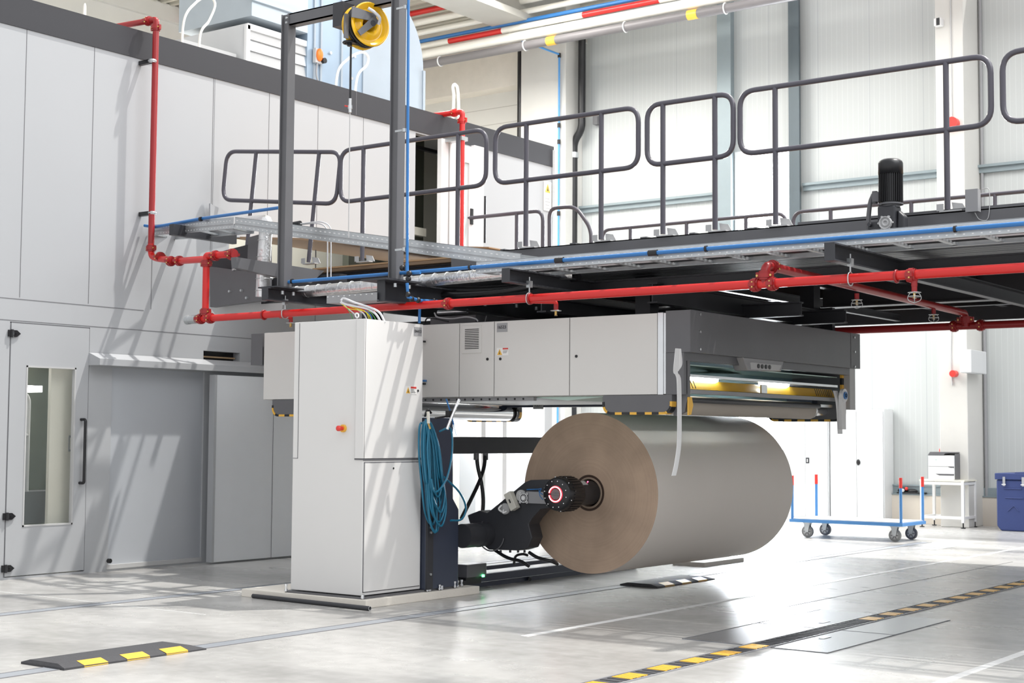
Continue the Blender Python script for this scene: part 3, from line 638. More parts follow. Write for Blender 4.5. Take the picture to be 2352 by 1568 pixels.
# columns and beams between splicer and walkway
for (x, y) in ((10.4, 6.3), (10.4, 9.3), (12.85, 6.0), (12.85, 9.3)): MB().box(x-.07, x+.07, y-.07, y+.07, 2.24, ZD-.2).build('support_column', M['dark'], wk)
ibeam(MB(), 'x', 5.95, 2.5, 2.34, .09, 9.9, 12.96).box(12.9, 12.96, 5.8, 6.05, 2.25, 2.52).build('crosshead_beam', M['dark'], wk)
ibeam(MB(), 'x', 6.9, 2.42, 2.30, .09, 9.75, 12.9).build('crosshead_beam', M['dark'], wk)
ibeam(MB(), 'y', 10.0, 2.55, 2.46, .07, 2.0, 7.7).build('outer_edge_beam', M['dark'], wk)
for x in (11.4, 12.3): ibeam(MB(), 'y', x, 2.44, 2.32, .08, 5.4, 10.0).build('crosshead_beam', M['dark'], wk)
for y in (7.2, 8.2, 6.4): ibeam(MB(), 'x', y, 2.7, 2.62, .06, 10.0, 16.0).build('joist', M['dark'], wk)
MB().box(16.05, 16.1, -2, 8.6, 2.60, 2.9).build('far_girder', M['dark'], wk)
# bracket work near the enclosure wall
bk = thing('bridge_bracket', 'dark steel bracket and plates joining the walkway to the enclosure wall', 'steel bracket', (9.4, 10.3, 2.5))
def P3(pts, y=None, x=None): return [at(px, py, x=x, y=y) for px, py in pts]
def plateX(pts, x, th, name, m_, par):
    P_ = P3(pts, x=x); return MB().prism([(p.y, p.z) for p in P_], 'x', x, x+th).build(name, m_, par)
def plateY(pts, y, th, name, m_, par):
    P_ = P3(pts, y=y); return MB().prism([(p.x, p.z) for p in P_], 'y', y, y+th).build(name, m_, par)
plateX([(482, 612), (600, 628), (600, 690), (482, 705)], 9.75, .08, 'side_plate', M['dark2'], bk)
plateX([(482, 584), (575, 560), (592, 632), (560, 632), (482, 612)], 9.9, .05, 'dark_web', M['dark'], bk)
plateX([(570, 545), (603, 536), (603, 660), (588, 692), (566, 672)], 9.78, .12, 'gusset_plate', M['dark2'], bk)
plateX([(600, 640), (780, 628), (780, 655), (600, 700)], 9.95, .1, 'rear_plate', M['dark'], bk)
a = at(389, 515, x=9.25); b = at(389, 540, x=9.25)
MB().box(9.25, 10.05, a.y-.06, a.y, b.z, a.z).build('upper_arm', M['dark'], bk)
plateY([(543, 590), (745, 622), (715, 650), (620, 632), (545, 615)], 9.55, .07, 'lower_arm', M['dark2'], bk)
m = MB()
for (px, py) in ((528, 669), (555, 667), (567, 684), (537, 619), (622, 639)):
    p = at(px, py, x=9.74); m.cyl((9.725, p.y, p.z), (9.76, p.y, p.z), .012, 8)
m.build('bolts', M['galv'], bk)
tag(plateX([(482, 705), (650, 695), (648, 712), (495, 722)], 9.9, .04, 'trim_panel', M['lgrey'], None), 'light grey horizontal trim panel under the dark bracket plates', 'panel')
# brown board web bridging from the walkway into the enclosure
pw = thing('board_web', 'brown board sheet sagging between walkway and enclosure opening', 'board sheet', (10.9, 10, 3.0))
MB().prism([(11.6, 3.36), (10.6, 3.27), (9.6, 3.13), (8.2, 3.02), (8.2, 3.03), (9.6, 3.15), (10.6, 3.29), (11.6, 3.38)], 'x', 10.75, 13.2).build('sheet', M['webbrown'], pw)
MB().box(10.62, 13.2, 8.1, 10.3, 2.935, 2.95).build('wood_board', M['wood'], pw)
# ---- guard rails
def guard(name, lab, x, ya, yb, posts, z0=ZD, tilt=0.0, hh=1.1, low=.6, group='guard rail panels along the near walkway edge', foot=True, r=.0215, ends=True, sgn=1):
    """rounded rectangular tube loop on posts; ya>yb run along Y (ya = left in the photo)"""
    t = thing(name, lab, 'guard rail', (x, (ya+yb)/2, z0), group)
    c = Vector((x, (ya+yb)/2, z0)); R3 = Matrix.Rotation(tilt, 3, 'X')
    def W(y, z): return c+R3 @ Vector((0, y-c.y, z-z0))
    lp = fillet([W(ya, z0+hh), W(yb, z0+hh), W(yb, z0+low), W(ya, z0+low)], .13, 7, True)
    MB().tube(lp, r, 12, True).build('tube_loop', M['rail'], t)
    for y in posts:
        MB().tube([W(y, z0+.02), W(y, z0+hh)], r, 12).build('post', M['rail'], t)
        if foot:
            p = W(y, z0)
            m = MB(); m.box(p.x-.03, p.x+.03, p.y-.11, p.y+.05, p.z+.0, p.z+.01)
            m.prism([(p.y-.13, p.z+.008), (p.y-.03, p.z+.008), (p.y-.02, p.z+.075), (p.y-.10, p.z+.06)], 'x', p.x+.03, p.x+.036).box(p.x-.03, p.x-.024, p.y+.02, p.y+.07, p.z+.01, p.z+.06)
            m.build('foot_plate', M['lgrey'], t)
    return t
guard('guard_rail', 'dark guard rail panel leaning left of the yellow hose reel frame post', XN, 11.45, 9.85, (11.02, 10.14), ZD+.085, math.radians(6.5))
guard('guard_rail', 'dark guard rail panel passing behind the right post of the hose reel frame', XN, 9.73, 7.97, (9.44, 8.29))
guard('guard_rail', 'dark guard rail panel between hose reel frame and the narrow panel', XN, 7.87, 6.385, (7.53, 6.75))
guard('guard_rail', 'narrowest dark guard rail panel, left of the bright window', XN, 6.30, 5.505, (6.15, 5.67))
guard('guard_rail', 'longest dark guard rail panel, left of the black gear motor top right', XN, 5.445, 3.455, (5.14, 3.78))
guard('guard_rail', 'dark guard rail panel cut off by the right edge of the photo', XN, 3.37, 1.4, (3.0, 1.8))
Gf = 'guard rails along the far side of the walkway'
def fy(px, py, x=XF): return at(px, py, x=x).y
guard('guard_rail', 'far grey guard rail, seen low between second and fourth near panels', XF, 10.62, fy(1805, 500), (fy(1448, 540), fy(1577, 520), fy(1713, 510)), group=Gf, foot=False, low=.5, r=.024)
guard('guard_rail', 'far grey guard rail running behind the black gear motor', XF, fy(1822, 500), 3.0, (fy(1908, 500), fy(2093, 470), fy(2285, 460)), group=Gf, foot=False, low=.5, r=.024)
guard('guard_rail', 'far grey guard rail in front of the glazed upper door', 14.57, fy(1037, 520, 14.57), fy(1247, 500, 14.57), (fy(1187, 500, 14.57),), group=Gf, foot=False, low=.3, r=.024)
t = thing('stair_handrail', 'grey handrail sloping down to the right behind the walkway rails', 'handrail', (14.57, 9.8, ZD), Gf)
MB().tube(fillet([(14.57, at(1263, 585, x=14.57).y, ZD-.03), at(1262, 478, x=14.57), at(1322, 474, x=14.57), at(1358, 525, x=14.57), (14.57, at(1357, 585, x=14.57).y, ZD-.03)], .12), .024, 12).build('tube', M['rail'], t)

# ---- cable trays
def tray(name, lab, A, B, wdir, wid, h, rungs=True):
    A = Vector(A); B = Vector(B); d = (B-A); L = d.length; d.normalize(); wv = Vector(wdir).normalized(); up = Vector((0, 0, 1))
    t = thing(name, lab, 'cable tray', A)
    for k in (0, 1):
        off = wv*(wid*k); m = MB(); sgn = -1 if k == 0 else 1
        m.obox(A+off+d*(L/2)+up*(h/2), d, wv, up, L/2, .002, h/2)
        m.obox(A+off+d*(L/2)+up*h+wv*(.008*-sgn), d, wv, up, L/2, .010, .002)
        m.obox(A+off+d*(L/2)+wv*(.008*-sgn), d, wv, up, L/2, .012, .002)
        sr = m.build('side_rail', M['galv'], t)
        if k == 0: MB().obox(A+d*(L/2)+up*(h*.42)-wv*.003, d, wv, up, L/2, .001, .0025).obox(A+d*(L/2)+up*(h*.34)-wv*.003, d, wv, up, L/2, .001, .0015).build('groove', M['grey'], sr)
    m = MB(); n = int(L/.055)
    for i in range(n):
        c = A+d*(.03+i*.055)+up*(h*.72)-wv*.0025; m.obox(c, d, wv, up, .010, .001, .004)
        c = A+d*(.03+i*.055)+up*(h*.16)-wv*.0025; m.obox(c, d, wv, up, .006, .001, .004)
    o = m.build('lit_perforation', M['white'], t); o['kind'] = 'stuff'  # white dots paint the light showing through the holes
    if rungs:
        for i in range(int(L/.3)+1): MB().obox(A+d*(i*.3+.01)+wv*(wid/2)+up*.015, d, wv, up, .018, wid/2, .009).build('rung', M['galv'], t)
    return t
tray('cable_tray', 'long galvanised cable tray along the walkway edge carrying the blue pipe', (9.02, 7.0, 2.555), (9.02, 0.5, 2.555), (1, 0, 0), .45, .085)
tray('cable_tray', 'galvanised cable tray sloping down from the enclosure wall past the frame', tuple(at(540, 524, x=9.2)), tuple(at(1195, 612, x=9.2)), (1, 0, 0), .35, .10)
tray('cable_tray', 'short galvanised cable tray leaving the enclosure wall at left', (9.55, 11.45, 3.245), tuple(at(540, 524, x=9.2)+Vector((.0, .02, 0))), (.95, .25, 0), .35, .10)
tag(MB().prism([(11.48, 3.64), (11.48, 3.2), (10.4, 3.2)], 'x', 10.38, 10.40).build('wall_plate', M['booth']), 'light triangular sheet plate between enclosure wall and sloping tray', 'panel') if False else None
t = thing('small_cable_tray', 'small dark perforated tray feeding wires onto the grey tower', 'cable tray', (8.75, 7.75, 2.4))
p0 = at(798, 690, x=8.7); p1 = at(884, 700, x=8.9)
m = MB().obox((8.75, 8.05, 2.395), (0, 1, 0), (1, 0, 0), (0, 0, 1), .27, .003, .032).obox((8.85, 8.05, 2.365), (0, 1, 0), (1, 0, 0), (0, 0, 1), .27, .1, .002); m.build('tray_body', M['grey'], t)
m = MB()
for i in range(9): m.box(8.744, 8.747, 7.82+i*.06, 7.835+i*.06, 2.412, 2.418)
m.build('slots', M['white'], t)
t = thing('tray_cables', 'dark and grey cables lying in the long cable tray', 'cables', (9.2, 4, 2.59))
for k, (x, r_, mm) in enumerate(((9.08, .016, 'black'), (9.13, .013, 'whitewire'), (9.19, .018, 'black'), (9.25, .012, 'black'), (9.31, .015, 'whitewire'), (9.37, .018, 'black'), (9.43, .012, 'black'))):
    MB().tube(spline([(x, 6.95, 2.59), (x+.01, 5, 2.595), (x-.008, 3.2, 2.59), (x, .6, 2.592)], 5), r_, 8).build('cable', M[mm], t)
# blue compressed air pipes
t = thing('air_pipe', 'blue compressed air pipe with black fittings along the cable tray', 'pipe', (8.97, 6, 2.62))
xb = 8.975
MB().cyl((xb, 9.0, 2.595), (xb, .5, 2.60), .0145, 12).build('tube', M['blue'], t)
for px in (672, 1080, 1285, 1500, 1622, 2195):
    yy = at(px, 600, x=xb).y; big = px in (1285, 1500)
    MB().cyl((xb, yy-(.035 if big else .008), 2.598), (xb, yy+(.035 if big else .008), 2.598), .022, 12).build('coupling', M['black'], t)
pv = at(935, 620, x=8.9)
MB().tube([(8.9, pv.y+.02, 5.1), (8.9, pv.y, 2.66)], .0115).tube(fillet([(8.9, pv.y, 2.66), (8.9, pv.y, 2.58), (8.92, pv.y-.12, 2.58)], .03), .014).build('drop_tube', M['blue'], t)
p = [at(935, 650, x=8.85), at(937, 682, x=8.85), at(965, 690, x=9.0), at(1005, 692, x=9.4)]
MB().tube(p, .013).build('branch_tube', M['blue'], t)
for q in (at(924, 615, x=8.9), at(940, 628, x=8.87), at(938, 640, x=8.87), at(937, 676, x=8.85), at(945, 686, x=8.9), at(960, 689, x=8.97), at(995, 691, x=9.3)): MB().sphere(q, .024, 10, 6).build('fitting', M['black'], t)
MB().tube([at(964, 700, x=9.2), at(963, 742, x=9.2)], .012).build('lower_tube', M['blue'], t)
t = thing('air_pipe', 'blue pipe rising from the enclosure wall to the left frame post', 'pipe', tuple(at(500, 500, x=9.3)))
MB().tube([(9.46, 11.45, 3.33), tuple(at(357, 521, y=11.3)), tuple(at(462, 502, x=9.3)), tuple(at(640, 477, x=9.05))], .0145).build('tube', M['blue'], t)
q = at(461, 503, x=9.28); MB().cyl(q+Vector((0, .01, 0)), q-Vector((0, .01, 0)), .022, 10).build('clip', M['black'], t)
# foil wrapped ducts
t = thing('foil_pipe', 'silver foil wrapped pipe running right beside the blue air pipe', 'insulated pipe', (9.3, 8, 2.5))
MB().tube(spline([(9.3, 9.3, 2.545), (9.3, 8.6, 2.55), (9.3, 7.9, 2.56), (9.3, 7.3, 2.57), (9.35, 6.9, 2.58), (9.6, 6.5, 2.58)], 10), .05, 14).build('foil_sleeve', M['foil'], t)
m = MB()
for i in range(16): m.torus((9.3, 9.2-i*.13, 2.546+i*.0018), (0, 1, 0), .0505, .0035, 18, 5)
m.build('tape_bands', M['galv'], t)
t = thing('foil_pipe', 'silver foil wrapped vertical pipe in front of the dark brackets', 'insulated pipe', tuple(at(605, 690, x=9.5)))
MB().tube(fillet([at(560, 512, x=9.7), at(612, 508, x=9.5), at(606, 600, x=9.5), at(602, 682, x=9.5)], .05), .062, 14).build('foil_sleeve', M['foil'], t)
m = MB()
for py in (520, 552, 590, 640, 668): m.torus(at(610-(py-510)*.05, py, x=9.5), (0, 0, 1), .064, .003, 18, 5)
m.build('tape_bands', M['galv'], t)
t = thing('black_hose_pipes', 'black plastic pipes lying under the walkway beside the foil pipe', 'pipe', (9.6, 7.5, 2.5))
MB().tube(spline([at(795, 708, x=9.5), at(850, 668, x=9.5), at(890, 663, x=9.5)]), .022).tube(spline([(9.7, 8.4, 2.55), (9.7, 7.3, 2.50), (9.7, 6.5, 2.56)]), .035).tube(spline([(9.55, 8.2, 2.48), (9.6, 7.3, 2.47), (9.6, 6.6, 2.53)]), .022).build('tubes', M['black'], t)
t = thing('black_sleeve', 'black plastic sleeve with two grey cables above the sloping tray', 'cable sleeve', tuple(at(680, 515, x=9.6)))
MB().tube([at(645, 521, x=9.6), at(690, 513, x=9.6)], .026).build('sleeve', M['black'], t)
MB().tube(spline([at(690, 514, x=9.6), at(720, 510, x=9.6), at(740, 510, x=9.6), at(757, 520, x=9.6), at(760, 545, x=9.6), at(760, 640, x=9.6)]), .006).tube(spline([at(690, 515, x=9.62), at(730, 513, x=9.62), at(748, 522, x=9.62), at(752, 545, x=9.62), at(752, 640, x=9.62)]), .006).build('cables', M['whitewire'], t)

# ---- hose reel frame
fr = thing('reel_frame', 'dark steel portal frame standing on the cantilever beams', 'steel frame', (8.96, 8.4, 2.54))
def chan(mb, y, z0, z1, w_=.085):
    return mb.box(8.938, 8.948, y-w_/2+.010, y+w_/2-.010, z0, z1).box(8.92, 9.01, y-w_/2, y-w_/2+.010, z0, z1).box(8.92, 9.01, y+w_/2-.010, y+w_/2, z0, z1)
yl = at(650, 655, x=8.95).y; yr = at(906, 635, x=8.95).y
chan(MB(), yl, 2.545, 4.90).build('post', M['dark2'], fr); chan(MB(), yr, 2.53, 5.05).build('post', M['dark2'], fr)
MB().box(8.93, 8.945, yr+.04, yl-.04, 4.80, 4.90).box(8.93, 9.02, yr+.04, yl-.04, 4.80, 4.81).box(8.93, 9.02, yr+.04, yl-.04, 4.89, 4.90).build('top_beam', M['dark2'], fr)
m = MB()
for (y, z) in ((yl-.03, 4.86), (yl-.03, 4.82), (yr, 4.95), (yr, 4.86)): m.cyl((8.905, y, z), (8.93, y, z), .010, 8)
m.build('bolts', M['galv'], fr)
for (px, py) in ((922, 300), (922, 573), (925, 18)):
    p = at(px, py, x=8.9); MB().box(8.89, 8.905, p.y-.03, p.y+.06, p.z-.008, p.z+.008).cyl((8.9, p.y-.03, p.z-.014), (8.9, p.y-.03, p.z+.014), .018, 10).build('pipe_clip', M['galv'], fr)
rl = thing('hose_reel', 'yellow spring hose reel with black arms hanging from the portal frame', 'hose reel', tuple(at(845, 57, x=8.8)))
c = at(850, 56, x=8.90); cx = Vector((.26, .966, 0)).normalized(); tx = Vector((.966, -.26, 0)).normalized(); zz_ = Vector((0, 0, 1))
MB().lathe([(.10, .0), (.10, .05), (.02, .055), (.0, .075), (.0, .10), (.02, .118), (.022, .135), (-.005, .165), (-.012, .178), (-.004, .184), (.004, .180), (.03, .12), (.09, .12)], c, cx, 48).build('front_disc', M['reel'], rl)
MB().lathe([(.10, .10), (.12, .12), (.13, .178), (.14, .184), (.15, .178), (.145, .05)], c, cx, 48).build('rear_disc', M['reel'], rl)
m = MB()
for k in range(4): m.torus(c+cx*(.035+k*.024), cx, .148, .0125, 36, 8)
m.torus(c+cx*.05, cx, .165, .0125, 36, 8).torus(c+cx*.08, cx, .168, .0125, 36, 8); m.build('wound_hose', M['black'], rl)
MB().cyl(c-cx*.05, c+cx*.20, .025, 16).build('axle', M['dark'], rl)
def armbar(a, b, w0, w1, off, par, name='arm'):
    A_ = c+tx*a[0]+zz_*a[1]-cx*off; B_ = c+tx*b[0]+zz_*b[1]-cx*off; d = (B_-A_).normalized(); n_ = cx.cross(d)
    vs = [A_-n_*w0, A_+n_*w0, B_+n_*w1, B_-n_*w1]; vs += [v-cx*.012 for v in vs]
    return MB().add(vs, [(0, 1, 2, 3), (7, 6, 5, 4), (0, 4, 5, 1), (1, 5, 6, 2), (2, 6, 7, 3), (3, 7, 4, 0)]).build(name, M['dark2'], par)
armbar((.035, .045), (-.13, -.105), .035, .022, .035, rl)
armbar((-.20, .06), (.03, .05), .045, .03, .03, rl)
armbar((-.20, .06), (-.20, -.14), .02, .02, -.05, rl, 'hanger_leg')
mp = at(789, 37, x=8.85)
MB().box(8.78, 8.92, mp.y-.055, mp.y+.055, mp.z-.10, mp.z+.10).build('mounting_bracket', M['dark'], rl)
MB().tube(spline([c-tx*.06+zz_*.11-cx*.06, c-tx*.01+zz_*.08-cx*.08, c+tx*.04+zz_*.04-cx*.08, c+tx*.05+zz_*.0-cx*.05]), .013).build('inlet_hose', M['whitewire'], rl)
q = at(803, 98, x=8.82)
MB().torus(q, (0, 0, 1), .05, .010, 18, 6).box(q.x-.02, q.x+.08, q.y-.06, q.y+.05, q.z-.01, q.z+.005).cyl(q+Vector((0, 0, -.03)), q, .02, 10).cyl(q+Vector((.02, .02, 0)), q+Vector((.02, .03, .16)), .02, 10).build('hose_guide', M['black'], rl)
hz = at(806, 108, x=8.82); he = at(806, 226, x=8.82); h2 = at(806, 258, x=8.82); h3 = at(806, 545, x=8.82)
t = thing('drop_hose', 'black hose with red handled valve hanging from the yellow reel', 'hose', tuple(he))
MB().tube([hz, (hz.x, hz.y, he.z)], .009).build('hose', M['black'], t)
MB().cyl((hz.x, hz.y, h2.z), (hz.x, hz.y, he.z), .013, 12).cyl((hz.x, hz.y, h2.z+.03), (hz.x, hz.y, h2.z+.06), .018, 12).build('ball_valve', M['alu'], t)
MB().tube([(hz.x, hz.y+.01, h2.z+.05), (hz.x-.01, hz.y+.05, h2.z+.06)], .006).build('valve_handle', M['redtip'], t)
MB().tube([(hz.x, hz.y, h2.z), (hz.x, hz.y-.003, h3.z)], .0045).build('thin_line', M['lgrey'], t)

# ================================================================== RED SPRINKLER PIPES
XR_, ZR, RR = 9.05, 2.335, .031
rp = thing('sprinkler_pipe', 'long bright red sprinkler pipe running across the whole front below the walkway', 'sprinkler pipe', (XR_, 6, ZR))
yl0 = at(455, 735, x=XR_).y
MB().cyl((XR_, yl0, ZR), (XR_, .5, ZR+.008), RR, 18).build('pipe', M['red'], rp)
def coup(v, d, par, r=.042, w_=.03, m_=None):
    v = Vector(v); d = Vector(d).normalized()
    mb = MB().cyl(v-d*w_, v+d*w_, r, 14).cyl(v-d*w_*.5, v+d*w_*.5, r*1.15, 14)
    n_ = d.cross(Vector((0, 0, 1)) if abs(d.z) < .9 else Vector((1, 0, 0))).normalized()
    q_ = d.cross(n_).normalized()
    o = mb.obox(v, d, n_, q_, w_*.8, r*1.5, .012).build('coupling', m_ or M['redd'], par)
    b_ = MB()
    for s_ in (-1, 1): b_.cyl(v+n_*(r*1.2*s_)-q_*.02, v+n_*(r*1.2*s_)+q_*.022, .008, 8)
    b_.build('coupling_bolt', M['brass'], o); return o
MB().cyl((XR_, yl0+.02, ZR), (XR_, yl0+.14, ZR), .04, 16).cyl((XR_, yl0+.11, ZR), (XR_, yl0+.15, ZR), .044, 16).build('end_cap', M['galv'], rp)
for px in (462, 484, 1030, 1735, 1775, 2095): coup((XR_, at(px, 700, x=XR_).y, ZR), (0, 1, 0), rp)
for px in (607, 1218, 2060): MB().torus((XR_, at(px, 700, x=XR_).y, ZR), (0, 1, 0), .037, .009, 20, 6).build('pipe_ring', M['redd'], rp)
# drop from upper pipe
yd = at(473, 650, x=XR_).y; zt = at(473, 590, x=XR_).z
MB().cyl((XR_, yd, ZR), (XR_, yd, zt), RR, 18).build('riser', M['red'], rp)
coup((XR_, yd, ZR+.06), (0, 0, 1), rp); coup((XR_, yd, zt-.06), (0, 0, 1), rp)
pa = at(347, 585, y=11.32); pb = at(412, 599, x=9.2)
MB().tube(fillet([(XR_, yd, zt-.03), (XR_, yd, zt+.01), at(538, 583, x=XR_)], .05), RR*1.05, 16).build('elbow_stub', M['red'], rp)
coup(at(495, 587, x=XR_), (0, 1, 0), rp); coup(at(533, 584, x=XR_), (0, 1, 0), rp, .045, .035)
MB().tube(fillet([at(347, 560, y=11.30), at(347, 588, y=11.30), at(362, 594, y=11.15), tuple(pb), (XR_, yd, zt-.02)], .06), RR, 16).build('cross_pipe', M['red'], rp)
dd = (pb-pa).normalized(); coup(pb, (0, 1, 0), rp); coup(pb+Vector((0, .12, .005)), (0, 1, 0), rp); coup(pa+dd*.25, dd, rp)
r1 = thing('sprinkler_riser', 'dark red sprinkler riser down the enclosure wall at the far left', 'sprinkler pipe', (9.42, 11.3, 3))
ze = at(347, 570, y=11.30); ztop = at(358, 52, y=11.30)
MB().cyl((ze.x, 11.30, ze.z-.02), (ze.x, 11.30, ztop.z), RR, 18).tube(fillet([(ze.x, 11.30, ztop.z-.02), (ze.x, 11.30, ztop.z+.03), (ze.x-.15, 12.6, ztop.z+.03)], .06), RR, 16).build('pipe', M['redd'], r1)
coup((ze.x, 11.3, ze.z+.0), (0, 0, 1), r1); coup((ze.x, 11.3, ztop.z-.05), (0, 0, 1), r1); coup((ze.x-.01, 11.40, ztop.z+.03), (0, 1, 0), r1)
for py in (140, 489):
    p = at(350, py, y=11.30)
    o = MB().box(p.x-.02, p.x+.02, 11.33, 11.48, p.z-.02, p.z+.02).build('stand_off', M['black'], r1)
    MB().torus((p.x, 11.3, p.z), (0, 0, 1), .036, .008, 18, 6).cyl((p.x, 11.3, p.z-.015), (p.x, 11.3, p.z+.015), .037, 16).build('pipe_clamp', M['galv'], o)
r2 = thing('sprinkler_riser', 'bright red sprinkler riser in front of the glazed upper door', 'sprinkler pipe', (14.45, 11.2, 3))
p = at(1062, 262, y=11.2)
MB().cyl((p.x, 11.2, 2.95), (p.x, 11.2, p.z), .034, 16).tube(fillet([(p.x, 11.2, p.z-.05), (p.x, 11.2, p.z+.03), (p.x-.1, 12.6, p.z+.03)], .06), .034, 16).build('pipe', M['red'], r2)
coup((p.x, 11.2, p.z-.08), (0, 0, 1), r2, .045, .035, M['red']); coup((p.x-.01, 11.32, p.z+.03), (0, 1, 0), r2, .045, .035, M['red'])
q = at(1062, 318, y=11.2); MB().box(q.x-.06, q.x+.06, 11.16, 11.44, q.z-.03, q.z+.02).build('clamp', M['galv'], r2)
# branch to the far pipe
yb_ = at(1757, 655, x=XR_).y
br = thing('sprinkler_branch', 'reddish branch pipe running back under the walkway at the right', 'sprinkler pipe', (XR_, yb_, 2.4))
zc = 2.465
MB().tube(fillet([(XR_, yb_, ZR), (XR_, yb_, zc), (13.0, yb_+.02, 2.42), (13.0, yb_+.02, 2.30)], .07, 8), RR, 16).build('pipe', M['redd'], br)
coup((XR_, yb_, ZR+.06), (0, 0, 1), br); coup((XR_+.12, yb_, zc), (1, 0, 0), br); coup((13.0, yb_+.02, 2.36), (0, 0, 1), br, .05)
fp = thing('sprinkler_pipe', 'dark red pipe far behind, level with the top of the splicer', 'sprinkler pipe', (13.0, 4, 2.31))
MB().cyl((13.05, 9.5, 2.31), (13.05, -.5, 2.31), RR*1.1, 16).build('pipe', M['redd'], fp)
for dy in (-.12, .12): coup((13.05, yb_+.02+dy, 2.31), (0, 1, 0), fp, .046)
def sprinkler(pos, par, cage=False):
    x, y, z = pos
    t = MB().cyl((x, y, z-.02), (x, y, z+.025), .018, 12).build('sprinkler_head', M['redd'], par)
    MB().lathe([(0, .02), (-.003, .042), (-.006, .042), (-.006, .01)], (x, y, z-.02), (0, 0, 1), 18).build('flange', M['galv'], t)
    MB().cyl((x, y, z-.055), (x, y, z-.02), .008, 8).box(x-.012, x+.012, y-.003, y+.003, z-.06, z-.03).lathe([(0, .0), (0, .014)], (x, y, z-.062), (0, 0, 1), 10).build('nozzle', M['brass'], t)
    if cage:
        m = MB()
        for k in range(4):
            a = k*PI/2+.4; dx, dy = math.cos(a), math.sin(a)
            m.tube(spline([(x+dx*.02, y+dy*.02, z-.02), (x+dx*.04, y+dy*.04, z-.05), (x+dx*.035, y+dy*.035, z-.075), (x, y, z-.09)], 4), .0025, 5)
        m.torus((x, y, z-.05), (0, 0, 1), .04, .0025, 16, 5); m.build('wire_cage', M['galv'], t)
    return t
p = at(668, 735, x=9.18); sprinkler((9.18, p.y, p.z+.0), rp)
MB().tube(fillet([(XR_, p.y+.0, ZR-.02), (9.18, p.y, ZR-.02), (9.18, p.y, p.z)], .02), .017).build('drop_elbow', M['red'], rp)
p = at(1277, 706, x=9.18); sprinkler((9.18, p.y, p.z+.0), rp)
MB().tube(fillet([(XR_, p.y+.15, ZR-.02), (9.18, p.y, ZR-.02), (9.18, p.y, p.z)], .02), .017).build('drop_elbow', M['red'], rp)
yq = at(2100, 650, x=XR_).y
MB().cyl((XR_, yq, ZR), (XR_, yq, ZR-.07), .02, 12).build('drop_elbow', M['redd'], rp)
sprinkler((XR_, yq, ZR-.085), rp, True)
for px, xx, lab in ((1942, 10.6, 'caged sprinkler head on the branch pipe, left of the three at the right'), (2150, 12.2, 'caged sprinkler head on the branch pipe, lowest of the three at the right')):
    sprinkler((xx, yb_+.01, 2.375), br, True)
# hangers
def hanger(y, zt, lab, x=XR_):
    t = thing('pipe_hanger', lab, 'pipe hanger', (x, y, zt), 'hangers carrying the red sprinkler pipe')
    MB().box(x-.02, x+.02, y-.016, y+.016, zt-.02, zt+.03).cyl((x, y, zt+.03), (x, y, zt+.06), .006, 8).cyl((x, y, zt-.06), (x, y, zt-.02), .006, 8).build('beam_clamp', M['galv'], t)
    MB().tube(fillet([(x, y, zt-.055), (x-.042, y, ZR+.03), (x-.04, y, ZR-.03), (x, y, ZR-.045), (x+.04, y, ZR-.03), (x+.042, y, ZR+.03), (x, y, zt-.055)], .02), .0045, 6).build('strap', M['galv'], t)
hanger(at(655, 700, x=XR_).y, 2.43, 'pipe hanger at the left post of the portal frame')
hanger(at(1216, 660, x=XR_).y, 2.44, 'pipe hanger under the middle cantilever beam')
hanger(at(1953, 610, x=XR_).y, 2.44, 'pipe hanger under the right cantilever beam')

# ================================================================== CONCRETE PLINTH, GREY TOWER
tag(MB().box(8.42, 9.82, 7.56, 8.9, 0, .062).build('concrete_plinth', M['concrete'], bevel=.004), 'low concrete plinth under the grey control tower and roll stand', 'plinth')
TX0, TX1, TY0, TY1 = 8.463, 9.155, 7.645, 8.395
tw = thing('control_tower', 'tall light grey control cabinet numbered 04413 standing on the concrete plinth', 'control cabinet', (8.8, 8.0, .06))
MB().box(TX0-.02, TX1+.42, TY0-.03, TY1+.04, .062, .078).build('base_plate', M['dark2'], tw)
MB().box(TX0, TX1, TY0, TY1, .085, 2.193).build('body', M['tower'], tw, bevel=.006)
ud_ = MB(); e = .004
ud_.box(TX0-e, TX1-.012, TY0-e-.008, TY0, 1.125, 2.19).box(TX0-e-.008, TX0, TY0-e-.008, TY0+.075, 1.125, 2.19)
dU = ud_.build('corner_door', M['tower'], tw)
MB().box(TX0-.002, TX1, TY0-.006, TY0, 1.108, 1.125).box(TX0-.006, TX0, TY0-.005, TY0+.085, 1.112, 1.125).box(TX0-.003, TX0, TY0+.076, TY0+.084, 1.115, 2.19).build('door_gap', M['joint'], tw)
dL = MB().box(TX0+.015, TX1-.02, TY0-.009, TY0, .115, 1.088).build('lower_door', M['tower'], tw)
m = MB(); m.box(TX0+.010, TX1-.015, TY0-.0035, TY0, .108, .115).box(TX0+.009, TX0+.015, TY0-.0035, TY0, .11, 1.094).box(TX1-.02, TX1-.014, TY0-.0035, TY0, .11, 1.094).box(TX0+.01, TX1-.015, TY0-.0035, TY0, 1.088, 1.095)
m.build('door_gap', M['joint'], tw)
m = MB(); m.box(TX0-.002, TX0, 8.335, 8.340, 1.118, 2.185).box(TX0-.002, TX0, 8.335, 8.39, 1.114, 1.118); m.build('side_joint', M['joint'], tw)
MB().cyl((8.805, TY0-.012, 1.045), (8.805, TY0-.005, 1.045), .008, 10).build('lock', M['black'], dL)
MB().cyl((9.088, TY0-.015, 1.657), (9.088, TY0-.005, 1.657), .010, 12).build('lock', M['black'], dU)
